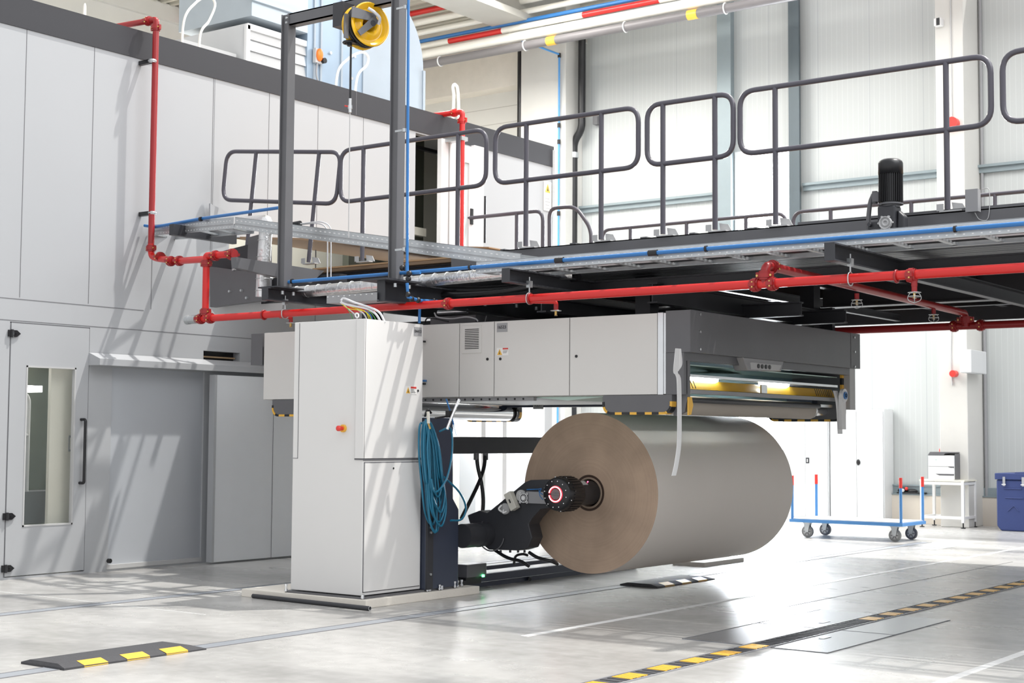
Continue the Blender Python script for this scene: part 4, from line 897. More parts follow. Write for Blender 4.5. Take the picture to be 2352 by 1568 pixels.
# number plate and warning sticker
o = MB().box(9.03, 9.125, TY0-.0145, TY0-.012, 2.095, 2.165).build('number_plate', M['labelgrey'], dU); o['label'] = 'grey number plate reading 04413'
def child_text(body, par_top, loc, size, face, m_=None): return text('number_text', body, m_ or M['ink'], par_top, loc, size, face)
child_text('04413', tw, (9.078, TY0-.0155, 2.13), .034, '-y')
def warn(par, mk, lab='warning sticker with yellow triangle'):
    """mk(u0,u1,v0,v1,layer) adds a box on the door face"""
    o = mk(0, .135, 0, .062, 0).build('warning_sticker', M['labelwhite'], par); o['label'] = lab
    return o
def ybox(x0, z0, yb): return lambda u0, u1, v0, v1, k: MB().box(x0+u0, x0+u1, yb-.001-.0008*(k+1), yb-.0008*k, z0+v0, z0+v1)
f = ybox(8.935, 1.628, TY0-.012); o = warn(tw, f)
MB().prism([(8.94, 1.634), (8.99, 1.634), (8.965, 1.682)], 'y', TY0-.0155, TY0-.0125).build('triangle', M['yellow'], o)
MB().prism([(8.96, 1.640), (8.97, 1.640), (8.965, 1.668)], 'y', TY0-.0165, TY0-.0150).build('bolt_symbol', M['ink'], o)
f(.062, .13, .045, .060, 2).build('red_header', M['labelred'], o)
m = MB()
for k in range(3): m.box(9.0, 9.055-.008*k, TY0-.0155, TY0-.0125, 1.640+k*.011, 1.643+k*.011)
m.build('printed_lines', M['ink'], o)
es = thing('emergency_stop', 'red mushroom emergency stop button on yellow plate on the grey tower', 'emergency stop button', (TX0, 7.85, 1.35))
MB().cyl((TX0-.018, 7.848, 1.352), (TX0, 7.848, 1.352), .030, 24).build('yellow_plate', M['yellow'], es)
MB().lathe([(0, .016), (-.03, .016), (-.034, .022), (-.05, .021), (-.056, .012), (-.056, .0)], (TX0-.018, 7.848, 1.352), (1, 0, 0), 20).build('red_button', M['redtip'], es)

m = MB()
for (x, y, z0, z1) in ((8.44, 8.42, .07, .13), (8.45, 7.62, .065, .10), (9.19, 7.60, .065, .11), (9.22, 7.60, .065, .11), (9.33, 7.59, .065, .11), (9.36, 7.59, .065, .10), (9.54, 7.60, .065, .12), (9.60, 7.62, .065, .12), (9.64, 7.66, .065, .13), (9.68, 7.64, .065, .12)):
    m.cyl((x, y, z0), (x, y, z1), .008, 8).cyl((x, y, z0+.005), (x, y, z0+.02), .015, 6).cyl((x, y, z1-.015), (x, y, z1), .014, 6)
m.build('anchor_bolts', M['chrome'], tw)
# wires falling from the small tray into the tower
for i, (mat_, pts, r_, lab) in enumerate((
    ('whitewire', [(783, 690), (790, 685), (815, 695), (850, 706), (872, 718), (884, 740)], .009, 'grey white cable'), ('whitewire', [(782, 694), (800, 700), (840, 708), (862, 720), (875, 740)], .009, 'grey white cable'),
    ('yelwire', [(783, 696), (800, 708), (825, 712), (840, 716), (850, 738)], .0035, 'yellow wire'), ('yelwire', [(785, 694), (808, 705), (832, 712), (846, 722), (855, 738)], .0035, 'yellow wire'),
    ('greenwire', [(795, 705), (803, 716), (809, 728), (810, 738)], .003, 'green wire'), ('greenwire', [(845, 712), (856, 722), (865, 738)], .003, 'green wire'),
    ('blue', [(838, 712), (850, 722), (857, 738)], .004, 'blue wire'), ('whitewire', [(783, 690), (795, 705), (815, 722), (822, 738)], .005, 'grey white cable'), ('whitewire', [(820, 710), (835, 720), (845, 738)], .006, 'grey white cable'))):
    Pp = spline([at(px, py, x=8.60+.1*k/len(pts)+i*.008) for k, (px, py) in enumerate(pts)], 6)
    if i == 0: wt = thing('cable_bundle', 'bundle of grey, yellow and green wires entering the grey tower top', 'cables', tuple(Pp[0]))
    MB().tube(Pp, r_, 7).build('cable', M[mat_], wt)
q = at(820, 724, x=8.6); MB().torus(q, (1, 0, .2), .017, .006, 16, 6).build('ring_eye', M['white'], wt)

# ================================================================== ROLL STAND
st = thing('roll_stand', 'black steel roll stand with pivot arm holding the paper roll', 'roll stand', (9.4, 8, .08))
MB().prism([(9.165, .078), (9.585, .078), (9.585, .70), (9.51, .79), (9.50, 1.445), (9.165, 1.445)], 'y', 7.60, 8.35).build('column', M['navy'], st, bevel=.006)
MB().box(9.165, 9.235, 7.58, 7.60, .08, .85).build('edge_strip', M['dark'], st)
m = MB()
for z in (.2, .53, .57, .61, .72): m.cyl((9.20, 7.57, z), (9.20, 7.585, z), .010, 8)
m.build('column_bolts', M['galv'], st)
MB().box(9.5, 13.0, 7.92, 8.08, 1.148, 1.292).build('tie_beam', M['dark'], st)
MB().prism([(9.50, 1.15), (9.76, 1.15), (9.76, 1.10), (9.50, .95)], 'y', 7.9, 7.94).build('gusset', M['dark'], st)
MB().cyl((9.58, 7.56, .485), (9.98, 7.56, .485), .098, 36).cyl((9.78, 7.56, .485), (9.80, 7.56, .485), .102, 36).build('pivot_shaft', M['dark'], st)
pts = [(1078, 1200), (1073, 1183), (1100, 1172), (1118, 1178), (1205, 1107), (1218, 1102), (1262, 1101), (1262, 1166), (1240, 1170), (1222, 1190), (1214, 1203), (1222, 1235), (1212, 1258), (1190, 1264), (1122, 1262), (1108, 1250)]
P_ = [at(px, py, x=9.90) for px, py in pts]
MB().prism([(p.y, p.z) for p in P_], 'x', 9.90, 10.06).build('arm', M['dark'], st, bevel=.008)
MB().torus((9.89, 7.50, .485), (1, 0, 0), .135, .006, 36, 6, .2, 4).build('arm_rim', M['dark2'], st)
m = MB()
for px in (1150, 1172, 1190, 1205): 
    p = at(px, 1263, x=9.92); m.cyl(p, p+Vector((0, 0, -.02)), .010, 8)
m.build('arm_bolts', M['black'], st)
# spindle unit with red light ring
HY, HZ = 6.715, .845
sp_ = MB().lathe([(0, .0), (0, .115), (.01, .128), (.03, .134), (.20, .139), (.22, .134), (.235, .098), (.25, .098)], (9.70, HY, HZ), (1, 0, 0), 40).build('brake_housing', M['black'], st)
m = MB()
for k in range(30):
    a = 2*PI*k/30; dy, dz = math.cos(a), math.sin(a)
    m.obox((9.83, HY+dy*.137, HZ+dz*.137), (1, 0, 0), (0, -dz, dy), (0, dy, dz), .065, .005, .005)
m.build('cooling_fins', M['black'], sp_)
m = MB()
for k in range(12):
    a = 2*PI*k/12+.2; m.cyl((9.692, HY+.105*math.cos(a), HZ+.105*math.sin(a)), (9.702, HY+.105*math.cos(a), HZ+.105*math.sin(a)), .0045, 8)
    a += .13; m.sphere((9.73+.05*(k % 2), HY+.137*math.cos(a), HZ+.137*math.sin(a)), .006, 8, 5)
m.build('cap_screws', M['alu'], sp_)
MB().torus((9.695, HY, HZ), (1, 0, 0), .058, .008, 40, 8, .12+PI, 2*PI+PI-.12).build('red_ring_light', M['ringred'], sp_)
MB().torus((9.688, HY, HZ), (1, 0, 0), .058, .0035, 40, 6, .2+PI, 2*PI+PI-.2).build('ring_filament', M['ringhot'], sp_)
m = MB()
for k in range(9): 
    z = -.036+k*.009; hw = math.sqrt(max(0, .042**2-z*z)); m.box(9.694, 9.699, HY-hw, HY+hw, HZ+z-.002, HZ+z+.002)
m.build('grille', M['grey'], sp_)
MB().lathe([(0, .098), (.255, .098), (.26, .09)], (9.94, HY, HZ), (1, 0, 0), 36).build('chuck_cylinder', M['dark'], st)
p = at(1343, 1112, x=10.0)
MB().obox((10.0, HY-.058, HZ+.083), (1, 0, 0), (0, -.83, -.56), (0, -.56, .83), .045, .025, .002).build('type_plate', M['lgrey'], st)
MB().sphere((10.09, HY-.045, HZ+.092), .005, 8, 5).build('red_indicator', M['redled'], st)
# things mounted on the arm
def ax(px, py, x=9.89): return at(px, py, x=x)
p = ax(1197, 1138); MB().cyl((9.885, p.y, p.z), (9.90, p.y, p.z), .048, 28).build('round_cover', M['lgrey'], st)
p = ax(1160, 1168); o = MB().cyl((9.885, p.y, p.z), (9.90, p.y, p.z), .046, 28).build('round_cover', M['lgrey'], st)
MB().tube(spline([(9.87, p.y+.02, p.z+.03), (9.85, p.y+.035, p.z), (9.87, p.y+.02, p.z-.025)], 6), .008).tube(spline([(9.87, p.y-.0, p.z-.01), (9.85, p.y-.01, p.z-.03), (9.87, p.y-.03, p.z-.02)], 6), .008).build('loop_handles', M['white'], o)
p = ax(1181, 1150); MB().obox((9.86, p.y, p.z), (1, 0, 0), (0, -.83, .45), (0, .45, .83), .03, .033, .075).build('beige_box', M['beige'], st, bevel=.004)
MB().obox((9.828, p.y, p.z), (1, 0, 0), (0, -.83, .45), (0, .45, .83), .001, .006, .016).build('box_slot', M['ink'], st)
p = ax(1235, 1143); MB().box(9.87, 9.90, p.y-.10, p.y+.10, p.z-.045, p.z+.05).build('bracket_plate', M['grey'], st)
p = ax(1208, 1143); fn = MB().torus((9.855, p.y, p.z), (1, 0, 0), .037, .003, 28, 6)
for k in range(12):
    a = k*PI/6; fn.cyl((9.855, p.y, p.z), (9.855, p.y+.037*math.cos(a), p.z+.037*math.sin(a)), .0014, 5)
fn.cyl((9.848, p.y, p.z), (9.86, p.y, p.z), .017, 16)
for dy in (-1, 1):
    for dz in (-1, 1): fn.torus((9.855, p.y+dy*.034, p.z+dz*.034), (1, 0, 0), .008, .003, 12, 5)
fn.build('fan_guard', M['white'], st); MB().box(9.86, 9.875, p.y-.038, p.y+.038, p.z-.038, p.z+.038).build('fan_body', M['dark2'], st)
MB().tube(spline([ax(1210, 1124, 9.86), ax(1235, 1123, 9.86), ax(1243, 1122, 9.8), ax(1240, 1130, 9.75), ax(1246, 1135, 9.72)]), .004).tube(spline([ax(1238, 1125, 9.8), ax(1240, 1138, 9.75), ax(1247, 1147, 9.72)]), .003).build('sensor_cable', M['blue'], st)
# cables and low rails behind
MB().tube(spline([at(1135, 1262, x=10), at(1165, 1280, x=10), at(1195, 1288, x=10), at(1215, 1300, x=10)]), .014).tube(spline([at(1215, 1268, x=10), at(1235, 1280, x=10), at(1265, 1288, x=10), at(1280, 1295, x=10.1)]), .014).tube(spline([at(1180, 1295, x=10), at(1185, 1277, x=10), at(1200, 1272, x=10), at(1212, 1275, x=10)]), .011).build('cable_loop', M['black'], st)
MB().box(9.95, 12.8, 7.98, 8.02, .125, .16).box(9.95, 12.8, 7.86, 7.90, .045, .11).box(10.0, 12.8, 7.88, 8.0, .0, .04).build('floor_rail', M['navy'], st)
MB().tube(spline([at(1160, 1325, z=.02), at(1190, 1326, z=.02), at(1205, 1322, z=.03), at(1217, 1330, z=.02)]), .016).build('floor_cable', M['black'], st)
for pts_ in ([(1094, 1042), (1098, 1075), (1106, 1110), (1110, 1150), (1107, 1190)], [(1115, 1042), (1111, 1075), (1099, 1110), (1080, 1150), (1060, 1190)]):
    hh_ = MB().tube(spline([at(px, py, y=7.9-.02*i) for i, (px, py) in enumerate(pts_)]), .017, 12).build('hydraulic_hose', M['black'], st)
    q_ = at(pts_[0][0], 1048, y=7.9); MB().cyl(q_+Vector((0, 0, -.03)), q_+Vector((0, 0, .03)), .024, 14).build('hose_fitting', M['dark2'], hh_)
mb_ = thing('drive_unit', 'small black drive unit with green light on the floor beside the stand', 'motor', (9.85, 7.75, 0))
pq = [at(1073, 1297, y=7.7), at(1118, 1322, y=7.7)]
MB().box(pq[0].x, pq[1].x, 7.70, 7.84, pq[1].z, pq[0].z).build('housing', M['dark2'], mb_, bevel=.006)
MB().box(pq[0].x+.01, pq[1].x-.05, 7.72, 7.82, .06, pq[1].z).cyl((9.72, 7.70, .06), (9.72, 7.80, .06), .045, 16).cyl((9.80, 7.70, .06), (9.80, 7.80, .06), .04, 16).box(9.62, 9.86, 7.7, 7.86, 0, .03).build('gear_foot', M['black'], mb_)
g_ = at(1110, 1322, y=7.69); MB().box(g_.x-.008, g_.x+.012, 7.685, 7.70, g_.z-.010, g_.z+.010).build('green_light', M['green'], mb_)

# ---- the paper roll
RX, RL, RR_ = 10.20, 2.42, .655
rc = Vector((RX, 6.73, .842))
ro = thing('paper_roll', 'huge roll of brown paper held in the roll stand', 'paper roll', (RX, 6.73, .842-.66))
MB().cyl((RX, rc.y, rc.z), (RX+RL, rc.y, rc.z), RR_, 128, caps=False).build('wound_paper', M['paper'], ro)
MB().lathe([(.0, RR_), (-.0005, RR_-.004), (-.001, .115)], rc, (1, 0, 0), 128, False).build('end_face', M['rollface'], ro)
MB().lathe([(RL, RR_), (RL, .05)], rc, (1, 0, 0), 128, False).build('end_face', M['rollface'], ro)
MB().lathe([(-.002, .125), (-.004, .118), (-.006, .112), (.1, .112)], rc, (1, 0, 0), 48).build('core_tube', M['kraft'], ro)
MB().lathe([(-.001, .148), (-.0015, .128), (.03, .12)], rc, (1, 0, 0), 48).build('core_ring', M['core'], ro)

# ---- coiled blue hose hanging on the column
hs = thing('air_hose', 'blue air hose coiled in long loops hanging beside the grey tower', 'hose', (9.1, 7.5, 1.4))
random.seed(11); path = []
for k in range(11):
    x0 = 9.075+random.uniform(-.02, .03); lo_ = .62+random.uniform(-.07, .22); wl = random.uniform(.03, .09); wr = random.uniform(.10, .26)
    yb = 7.50+k*.007
    path += [(x0, yb, 1.43-random.uniform(0, .03)), (x0-wl+.05, yb-.01, 1.2), (x0-wl*.4+.02, yb-.02, .95), (x0+.05, yb-.01, lo_+.08), (x0+.10+wr*.3, yb, lo_-.02), (x0+.08+wr*.75, yb+.01, lo_+.12), (x0+.06+wr*.55, yb, .98), (x0+.05+wr*.25, yb-.005, 1.25)]
MB().tube(spline(path, 7), .0085, 8).tube(spline([at(1010, 990, y=7.45), at(1035, 985, y=7.45), at(1038, 1040, y=7.45), at(1025, 1100, y=7.45), at(1000, 1130, y=7.45), at(990, 1100, y=7.45)], 8), .0085, 8).tube(spline([at(1020, 1095, y=7.48), at(1055, 1130, y=7.48), at(1070, 1165, y=7.48), at(1060, 1192, y=7.48), at(1035, 1195, y=7.48)], 8), .0085, 8).build('hose', M['hose'], hs)
MB().tube([at(983, 945, y=7.44), at(984, 972, y=7.44)], .012).build('hose_coupling', M['beige'], hs); MB().tube([at(984, 972, y=7.44), at(988, 984, y=7.44)], .008).build('brass_nipple', M['brass'], hs)
MB().tube(spline([at(976, 955, y=7.55), at(982, 941, y=7.50), at(990, 948, y=7.50)]), .010).build('hook', M['black'], hs)
t = thing('lever_arm', 'chrome lever on black bracket under the splicer beside the blue hose', 'lever', tuple(at(1040, 950, y=7.35)))
MB().tube([at(1054, 917, y=7.35), at(1026, 986, y=7.35)], .011).build('chrome_rod', M['chrome'], t)
p = at(1034, 950, y=7.40); MB().box(p.x-.035, p.x+.015, 7.38, 7.42, p.z-.03, p.z+.025).tube([at(1000, 960, y=7.42), at(1032, 955, y=7.42)], .008).build('black_bracket', M['black'], t)
MB().tube([at(1025, 916, y=7.45), at(1036, 950, y=7.45), at(1042, 975, y=7.45)], .006).tube([at(1042, 975, y=7.45), at(1038, 1000, y=7.45)], .002).tube([at(1042, 975, y=7.45), at(1048, 1000, y=7.45)], .002).build('blue_cable', M['blue'], t)

# ================================================================== SPLICER
XS = 9.60; ZT, ZB = 2.232, 1.617
sc = thing('paper_splicer', 'long grey paper splicer with cabinet doors numbered 16523 above the roll', 'paper splicer', (XS, 7.8, 1.45))
MB().box(XS+.012, XS+.36, 5.69, 9.915, ZB, ZT).build('cabinet_body', M['cab'], sc, bevel=.004)
ys = [9.912, 7.622, 7.261, 6.522, 5.725]
for i in range(4):
    d_ = MB().box(XS, XS+.012, ys[i+1]+.004, ys[i]-.004, ZB+.004, ZT-.002).build('cabinet_door', M['cab'], sc, bevel=.002)
    if i == 1: d2_ = d_
    if i == 2: d3_ = d_
    if i == 3: d4_ = d_
MB().box(XS+.008, XS+.013, 5.73, 9.9, ZB+.002, ZT-.004).build('door_gap', M['joint'], sc)
MB().box(XS, XS+.35, 5.675, 5.725, ZB, ZT+.003).box(XS+.005, XS+.35, 5.655, 5.675, ZB+.004, ZT).build('corner_profile', M['alu'], sc, bevel=.004)
# vent grille
v0 = at(1062, 748, x=XS); v1 = at(1106, 808, x=XS)
vg = MB().box(XS-.006, XS, v1.y, v0.y, v1.z-.008, v0.z+.0).build('vent', M['cab'], d2_, bevel=.002)
m = MB(); m2 = MB()
ya, yb = at(1069, 760, x=XS).y, at(1101, 760, x=XS).y; za, zb_ = at(1085, 756, x=XS).z, at(1085, 800, x=XS).z
for k in range(12):
    z = zb_+(za-zb_)*k/11; m.box(XS-.0075, XS-.006, yb, ya, z-.0035, z+.0025); m2.box(XS-.012, XS-.006, yb-.002, ya+.002, z+.0025, z+.0045)
m.build('slats', M['ink'], vg)
for (px, py, dd_) in ((1120, 824.5, d2_), (1149.5, 824, d3_), (1324, 818, d4_)):
    p = at(px, py, x=XS); MB().cyl((XS-.006, p.y, p.z), (XS+.001, p.y, p.z), .0115, 14).build('lock', M['black'], dd_)
p = at(1153, 752, x=XS)
o = MB().box(XS-.003, XS, p.y-.055, p.y+.05, p.z-.036, p.z+.036).build('number_plate', M['labelgrey'], d3_); o['label'] = 'grey number plate reading 16523'
child_text('16523', sc, (XS-.004, p.y, p.z+.002), .036, '-x')
p = at(1155, 807, x=XS); a_ = at(1141, 800, x=XS).y; b_ = at(1168, 800, x=XS).y
o = MB().box(XS-.002, XS, b_, a_, p.z-.032, p.z+.03).build('warning_sticker', M['labelwhite'], d3_)
MB().prism([(a_-.006, p.z-.027), (a_-.056, p.z-.027), (a_-.031, p.z+.02)], 'x', XS-.0035, XS-.002).build('triangle', M['yellow'], sc)
MB().prism([(a_-.027, p.z-.02), (a_-.035, p.z-.02), (a_-.031, p.z+.008)], 'x', XS-.0045, XS-.0034).build('bolt_symbol', M['ink'], sc)
MB().box(XS-.0035, XS-.002, b_+.002, a_-.062, p.z+.016, p.z+.028).build('red_header', M['labelred'], sc)
m = MB()
for k in range(3): m.box(XS-.0035, XS-.002, b_+.02-.006*k, a_-.066, p.z-.012+k*.008, p.z-.010+k*.008)
m.build('printed_lines', M['ink'], sc)
for (px, py, mm) in ((974, 874, 'blue'), (972, 784, 'black'), (972, 881, 'black')):
    p = at(px, py, x=XS-.01); MB().box(XS-.03, XS, p.y-.02, p.y+.02, p.z-.008, p.z+.006).build('hinge_tab', M[mm], sc)
# dark head housing at the right end
YH = 5.445
hd = MB().box(XS, 12.70, YH, 5.654, 1.93, 2.245).build('head_cover', M['dark2'], sc, bevel=.003)
for xa in (XS+.001, 12.5): MB().box(xa, xa+(.13 if xa < 10 else .2), YH-.003, YH, 1.93, 2.245).build('cover_flange', M['dark2'], hd)
m = MB()
for (px, py) in ((1606.5, 722), (1606.5, 762), (1606.5, 802)): p = at(px, py, y=YH); m.cyl((p.x, YH-.012, p.z), (p.x, YH, p.z), .010, 10)
for (px, py) in ((1961, 775), (1962, 808), (1962, 842)): p = at(px, py, y=YH); m.cyl((p.x, YH-.012, p.z), (p.x, YH, p.z), .010, 10)
m.build('cover_screws', M['alu'], sc)
# side frames with rounded yellow-black bumpers
def stripe_bumper(x0, x1, ya, yb, zt, zb, lab):
    """side plate in the YZ plane between ya (left) and yb (right), rounded bottom corners, striped edge"""
    r = .075
    pts = [(ya, zt), (yb, zt)]+[(yb+r-r*math.cos(a), zb+r-r*math.sin(a)) for a in [k*PI/2/6 for k in range(7)]]+[(ya-r+r*math.sin(a), zb+r-r*math.cos(a)) for a in [k*PI/2/6 for k in range(7)]]
    o = MB().prism(pts, 'x', x0, x1).build('side_frame', M['dark2'], sc)
    edge = [(yb, zt-.05)]+pts[2:]+[(ya, zt-.05)]
    # walk along the edge, alternate colours
    acc = []; tot = 0
    for i in range(len(edge)-1):
        a = Vector(edge[i]); b = Vector(edge[i+1]); L = (b-a).length; n = max(1, int(L/.012))
        for k in range(n): acc.append((a+(b-a)*k/n, a+(b-a)*(k+1)/n, tot+L*(k+.5)/n))
        tot += L
    cur = None; mb = None
    for (a, b, q_) in acc+[(None, None, None)]:
        k = None if a is None else int((q_+.03)/.066)
        if k != cur:
            if mb is not None: mb.build('yellow_stripe' if cur % 2 == 0 else 'black_stripe', M['yellow'] if cur % 2 == 0 else M['black'], o)
            mb = MB(); cur = k
        if a is None: break
        d = (b-a).normalized(); nn = Vector((-d.y, d.x)); c2 = (a+b)/2; cen = Vector(((ya+yb)/2, (zt+zb)/2))
        if (c2+nn*.01-cen).length < (c2-cen).length: nn = -nn
        q = [a-nn*.016, b-nn*.016, b+nn*.003, a+nn*.003]
        mb.prism([(v_.x, v_.y) for v_ in q], 'x', x0-.004, x1+.004)
    return o
stripe_bumper(XS+.0, XS+.06, 6.21, 5.60, 1.617, 1.472, '')
MB().box(XS+.003, XS+.04, 5.50, 5.652, 1.618, 1.929).build('side_post', M['dark2'], sc)
MB().prism([(5.62, 1.929), (5.502, 1.929), (5.50, 1.60), (5.525, 1.49), (5.60, 1.46), (5.62, 1.46)], 'x', XS+.06, XS+.10).build('inner_plate', M['dark2'], sc)
MB().prism([(XS+.06, 1.60), (XS+.11, 1.60), (XS+.13, 1.54), (XS+.10, 1.47), (XS+.06, 1.465)], 'y', 5.492, 5.502).build('yellow_corner', M['yellow'], sc)
stripe_bumper(12.56, 12.64, 6.3, 5.56, 1.93, 1.455, '')
MB().box(12.60, 12.72, 5.50, 5.56, 1.56, 1.93).build('far_post', M['lgrey'], sc)
stripe_bumper(XS+.0, XS+.06, 9.79, 9.20, 1.617, 1.468, '')
stripe_bumper(12.64, 12.72, 9.95, 9.25, 1.70, 1.455, '')
MB().box(XS+.02, XS+.20, 9.95, 10.10, 1.94, 2.23).build('left_end_cover', M['dark2'], sc)
MB().box(XS+.24, 12.6, 9.92, 10.1, 1.93, 2.2).build('left_head_cover', M['dark2'], sc)
MB().box(XS+.1, 12.7, 5.9, 9.9, 2.20, 2.24).build('top_plate', M['dark'], sc)
# inside the open head
MB().box(XS+.04, 12.6, 6.05, 6.09, 1.50, 1.93).build('rear_plate', M['teal'], sc)
MB().box(XS+.04, 12.6, 5.50, 5.56, 1.87, 1.93).build('upper_rail', M['dark2'], sc)
MB().box(XS+.08, 12.55, 5.60, 6.05, 1.845, 1.853).build('upper_glass', M['tealg'], sc)
MB().add([(10.2, 5.66, 1.80), (11.3, 5.9, 1.84), (11.1, 6.0, 1.86), (9.9, 5.8, 1.80)], [(0, 1, 2, 3)]).build('guide_sheet', M['tealg'], sc)
ypl = MB().add([(XS+.06, 5.56, 1.665), (12.42, 5.56, 1.665), (12.42, 5.60, 1.735), (XS+.06, 5.60, 1.735), (XS+.06, 5.575, 1.66), (12.42, 5.575, 1.66), (12.42, 5.615, 1.73), (XS+.06, 5.615, 1.73)], [(0, 1, 2, 3), (4, 7, 6, 5), (0, 4, 5, 1), (3, 2, 6, 7), (0, 3, 7, 4), (1, 5, 6, 2)]).build('yellow_guard', mat('amber_guard', (.60, .36, .03), .3, 0, .08, 8), sc)
m = MB()
for x in list(range(0, 5)): m.prism([(XS+.10+x*.045, 1.67), (XS+.108+x*.045, 1.67), (XS+.06+x*.045, 1.73), (XS+.052+x*.045, 1.73)], 'y', 5.554, 5.557)
for x in range(9): m.prism([(12.02+x*.04, 1.67), (12.028+x*.04, 1.67), (11.98+x*.04, 1.73), (11.972+x*.04, 1.73)], 'y', 5.554, 5.557)
m.build('guard_hatching', M['ink'], ypl)
MB().box(10.95, 11.05, 5.545, 5.56, 1.665, 1.735).build('silver_clip', M['alu'], ypl)
for (xa, xb_) in ((9.78, 10.30), (11.02, 11.55)): MB().cyl((xa, 5.60, 1.745), (xb_, 5.60, 1.745), .011, 10).build('light_tube', M['lampcold'], sc)
MB().box(XS+.06, 12.45, 5.55, 5.75, 1.755, 1.775).build('added_reflector', M['alu'], sc)  # sheet added to bounce tube light and brighten the head
MB().box(XS+.06, 12.5, 5.53, 5.58, 1.63, 1.66).build('lower_bar', M['grey'], sc)
MB().box(XS+.06, 12.5, 5.62, 5.66, 1.575, 1.60).build('knife_bar', M['alu'], sc)
MB().cyl((XS+.06, 5.62, 1.585), (12.2, 5.62, 1.585), .022, 14).build('guide_roller', M['dark'], sc)
MB().cyl((XS+.10, 5.74, 1.545), (12.25, 5.74, 1.545), .075, 36).build('paper_web_roller', mat('paper_web', (.45, .40, .345), .6, 0, .03), sc)
MB().cyl((12.25, 5.74, 1.545), (12.56, 5.74, 1.545), .045, 20).torus((12.30, 5.74, 1.545), (1, 0, 0), .055, .012, 20, 6).build('roller_bearing', M['alu'], sc)
sb = thing('scanner_box', 'grey sensor box with four lenses in the middle of the splicer head', 'sensor', (11.0, 5.45, 1.88))
pa_, pb2 = at(1718, 845, y=5.44), at(1798, 862, y=5.44)
MB().prism([(pa_.x-.08, 1.93), (pb2.x+.02, 1.93), (pb2.x-.03, 1.845), (pa_.x+.0, 1.83)], 'y', 5.44, 5.56).build('casing', M['grey'], sb, bevel=.006)
MB().prism([(pa_.x+.03, 1.895), (pb2.x-.04, 1.895), (pb2.x-.08, 1.85), (pa_.x+.05, 1.84)], 'y', 5.432, 5.44).build('face_plate', M['lgrey'], sb)
m = MB()
for k in range(4): x = pa_.x+.16+k*.065; m.cyl((x, 5.425, 1.87), (x, 5.434, 1.87), .018, 14)
m.build('lens', M['black'], sb)
# rollers and rails under the splicer
MB().cyl((9.9, 9.3, 1.54), (12.53, 9.3, 1.54), .082, 40).build('chrome_roller', M['chrome'], sc)
MB().torus((12.55, 9.3, 1.53), (1, 0, 0), .060, .010, 24, 8).torus((12.60, 9.3, 1.54), (1, 0, 0), .072, .010, 24, 8).cyl((12.53, 9.3, 1.54), (12.66, 9.3, 1.54), .068, 24).build('roller_end', M['black'], sc)
MB().box(XS+.05, XS+.09, 6.9, 9.1, 1.585, 1.615).build('underside_rail', M['grey'], sc)
m = MB()
for k in range(24): m.cyl((XS+.045, 7.0+k*.085, 1.60), (XS+.052, 7.0+k*.085, 1.60), .008, 8)
m.build('rail_holes', M['ink'], sc)
MB().box(12.45, 12.6, 5.8, 9.3, 1.60, 1.70).build('cross_member', M['navy'], sc)
pl = at(1236, 929, x=12.44)
o = MB().box(12.435, 12.45, pl.y-.06, pl.y+.06, pl.z-.045, pl.z+.045).build('ring_plate', M['lgrey'], sc); o['label'] = 'grey plate with row of interlaced rings'
m = MB()
for k, R_ in enumerate((.014, .018, .018, .014)): m.torus((12.432, pl.y+.036-k*.024, pl.z), (1, 0, 0), R_, .0018, 18, 5)
m.build('ring_mark', M['dark'], o)
MB().prism([(7.0, 1.615), (6.2, 1.615), (6.6, 1.585)], 'x', XS+.1, XS+2.0).build('underside_sheet', M['tealg'], sc)
MB().box(XS+.1, 12.4, 6.2, 9.2, 1.62, 1.66).build('underside_plate', M['dark2'], sc)
# clutter on top of the splicer
cl = thing('pneumatic_unit', 'black pneumatic unit with grey hoses on top of the splicer', 'pneumatic unit', (9.9, 7.6, 2.235))
p = at(1040, 725, x=9.95)
MB().box(9.95, 10.4, p.y-.25, p.y+.25, 2.24, 2.33).build('body', M['dark2'], cl)
MB().cyl((9.9, p.y+.12, 2.36), (9.9, p.y-.2, 2.36), .02, 12).build('cylinder', M['alu'], cl)
MB().tube(spline([at(998, 718, x=9.8), at(1005, 728, x=9.8), at(1035, 732, x=9.8), at(1070, 728, x=9.8), at(1092, 732, x=9.8), at(1098, 738, x=9.8)]), .007).build('hose', M['whitewire'], cl)
MB().tube(spline([at(975, 742, x=9.75), at(985, 730, x=9.75), at(1030, 738, x=9.75)]), .006).build('black_hose', M['black'], cl)
# hanging straps
def strap(pts, wd, lab, x=None, y=None):
    P_ = [at(px, py, x=x, y=y) for px, py in pts]; P_[0].y = y+.02; P_ = spline(P_, 6); m = MB()
    for i in range(len(P_)-1):
        a, b = P_[i], P_[i+1]; s_ = Vector((wd/2, 0, 0))
        m.add([a-s_, a+s_, b+s_, b-s_, a-s_+Vector((0, .003, 0)), a+s_+Vector((0, .003, 0)), b+s_+Vector((0, .003, 0)), b-s_+Vector((0, .003, 0))], [(0, 3, 2, 1), (4, 5, 6, 7), (0, 4, 7, 3), (1, 2, 6, 5)])
    return tag(m.build('hanging_strap', M['white']), lab, 'strap', 'white straps hanging from the splicer head')
strap([(1565, 800), (1562, 835), (1553, 852)], .065, 'short white twisted strap at the upper left of the splicer head', y=5.438)
strap([(1562, 800), (1552, 851), (1557, 862), (1560, 880), (1561, 960), (1560, 1020), (1554, 1065), (1548, 1092)], .06, 'long white strap hanging in front of the paper roll', y=5.432)
s3_ = strap([(1924, 897), (1926, 930), (1930, 996)], .10, 'white strap hanging at the right end of the splicer head', y=5.482)
p = at(1936, 908, y=5.46)
bt = thing('blue_button', 'round blue button on a white holder at the right end of the splicer', 'button', (p.x, 5.46, p.z))
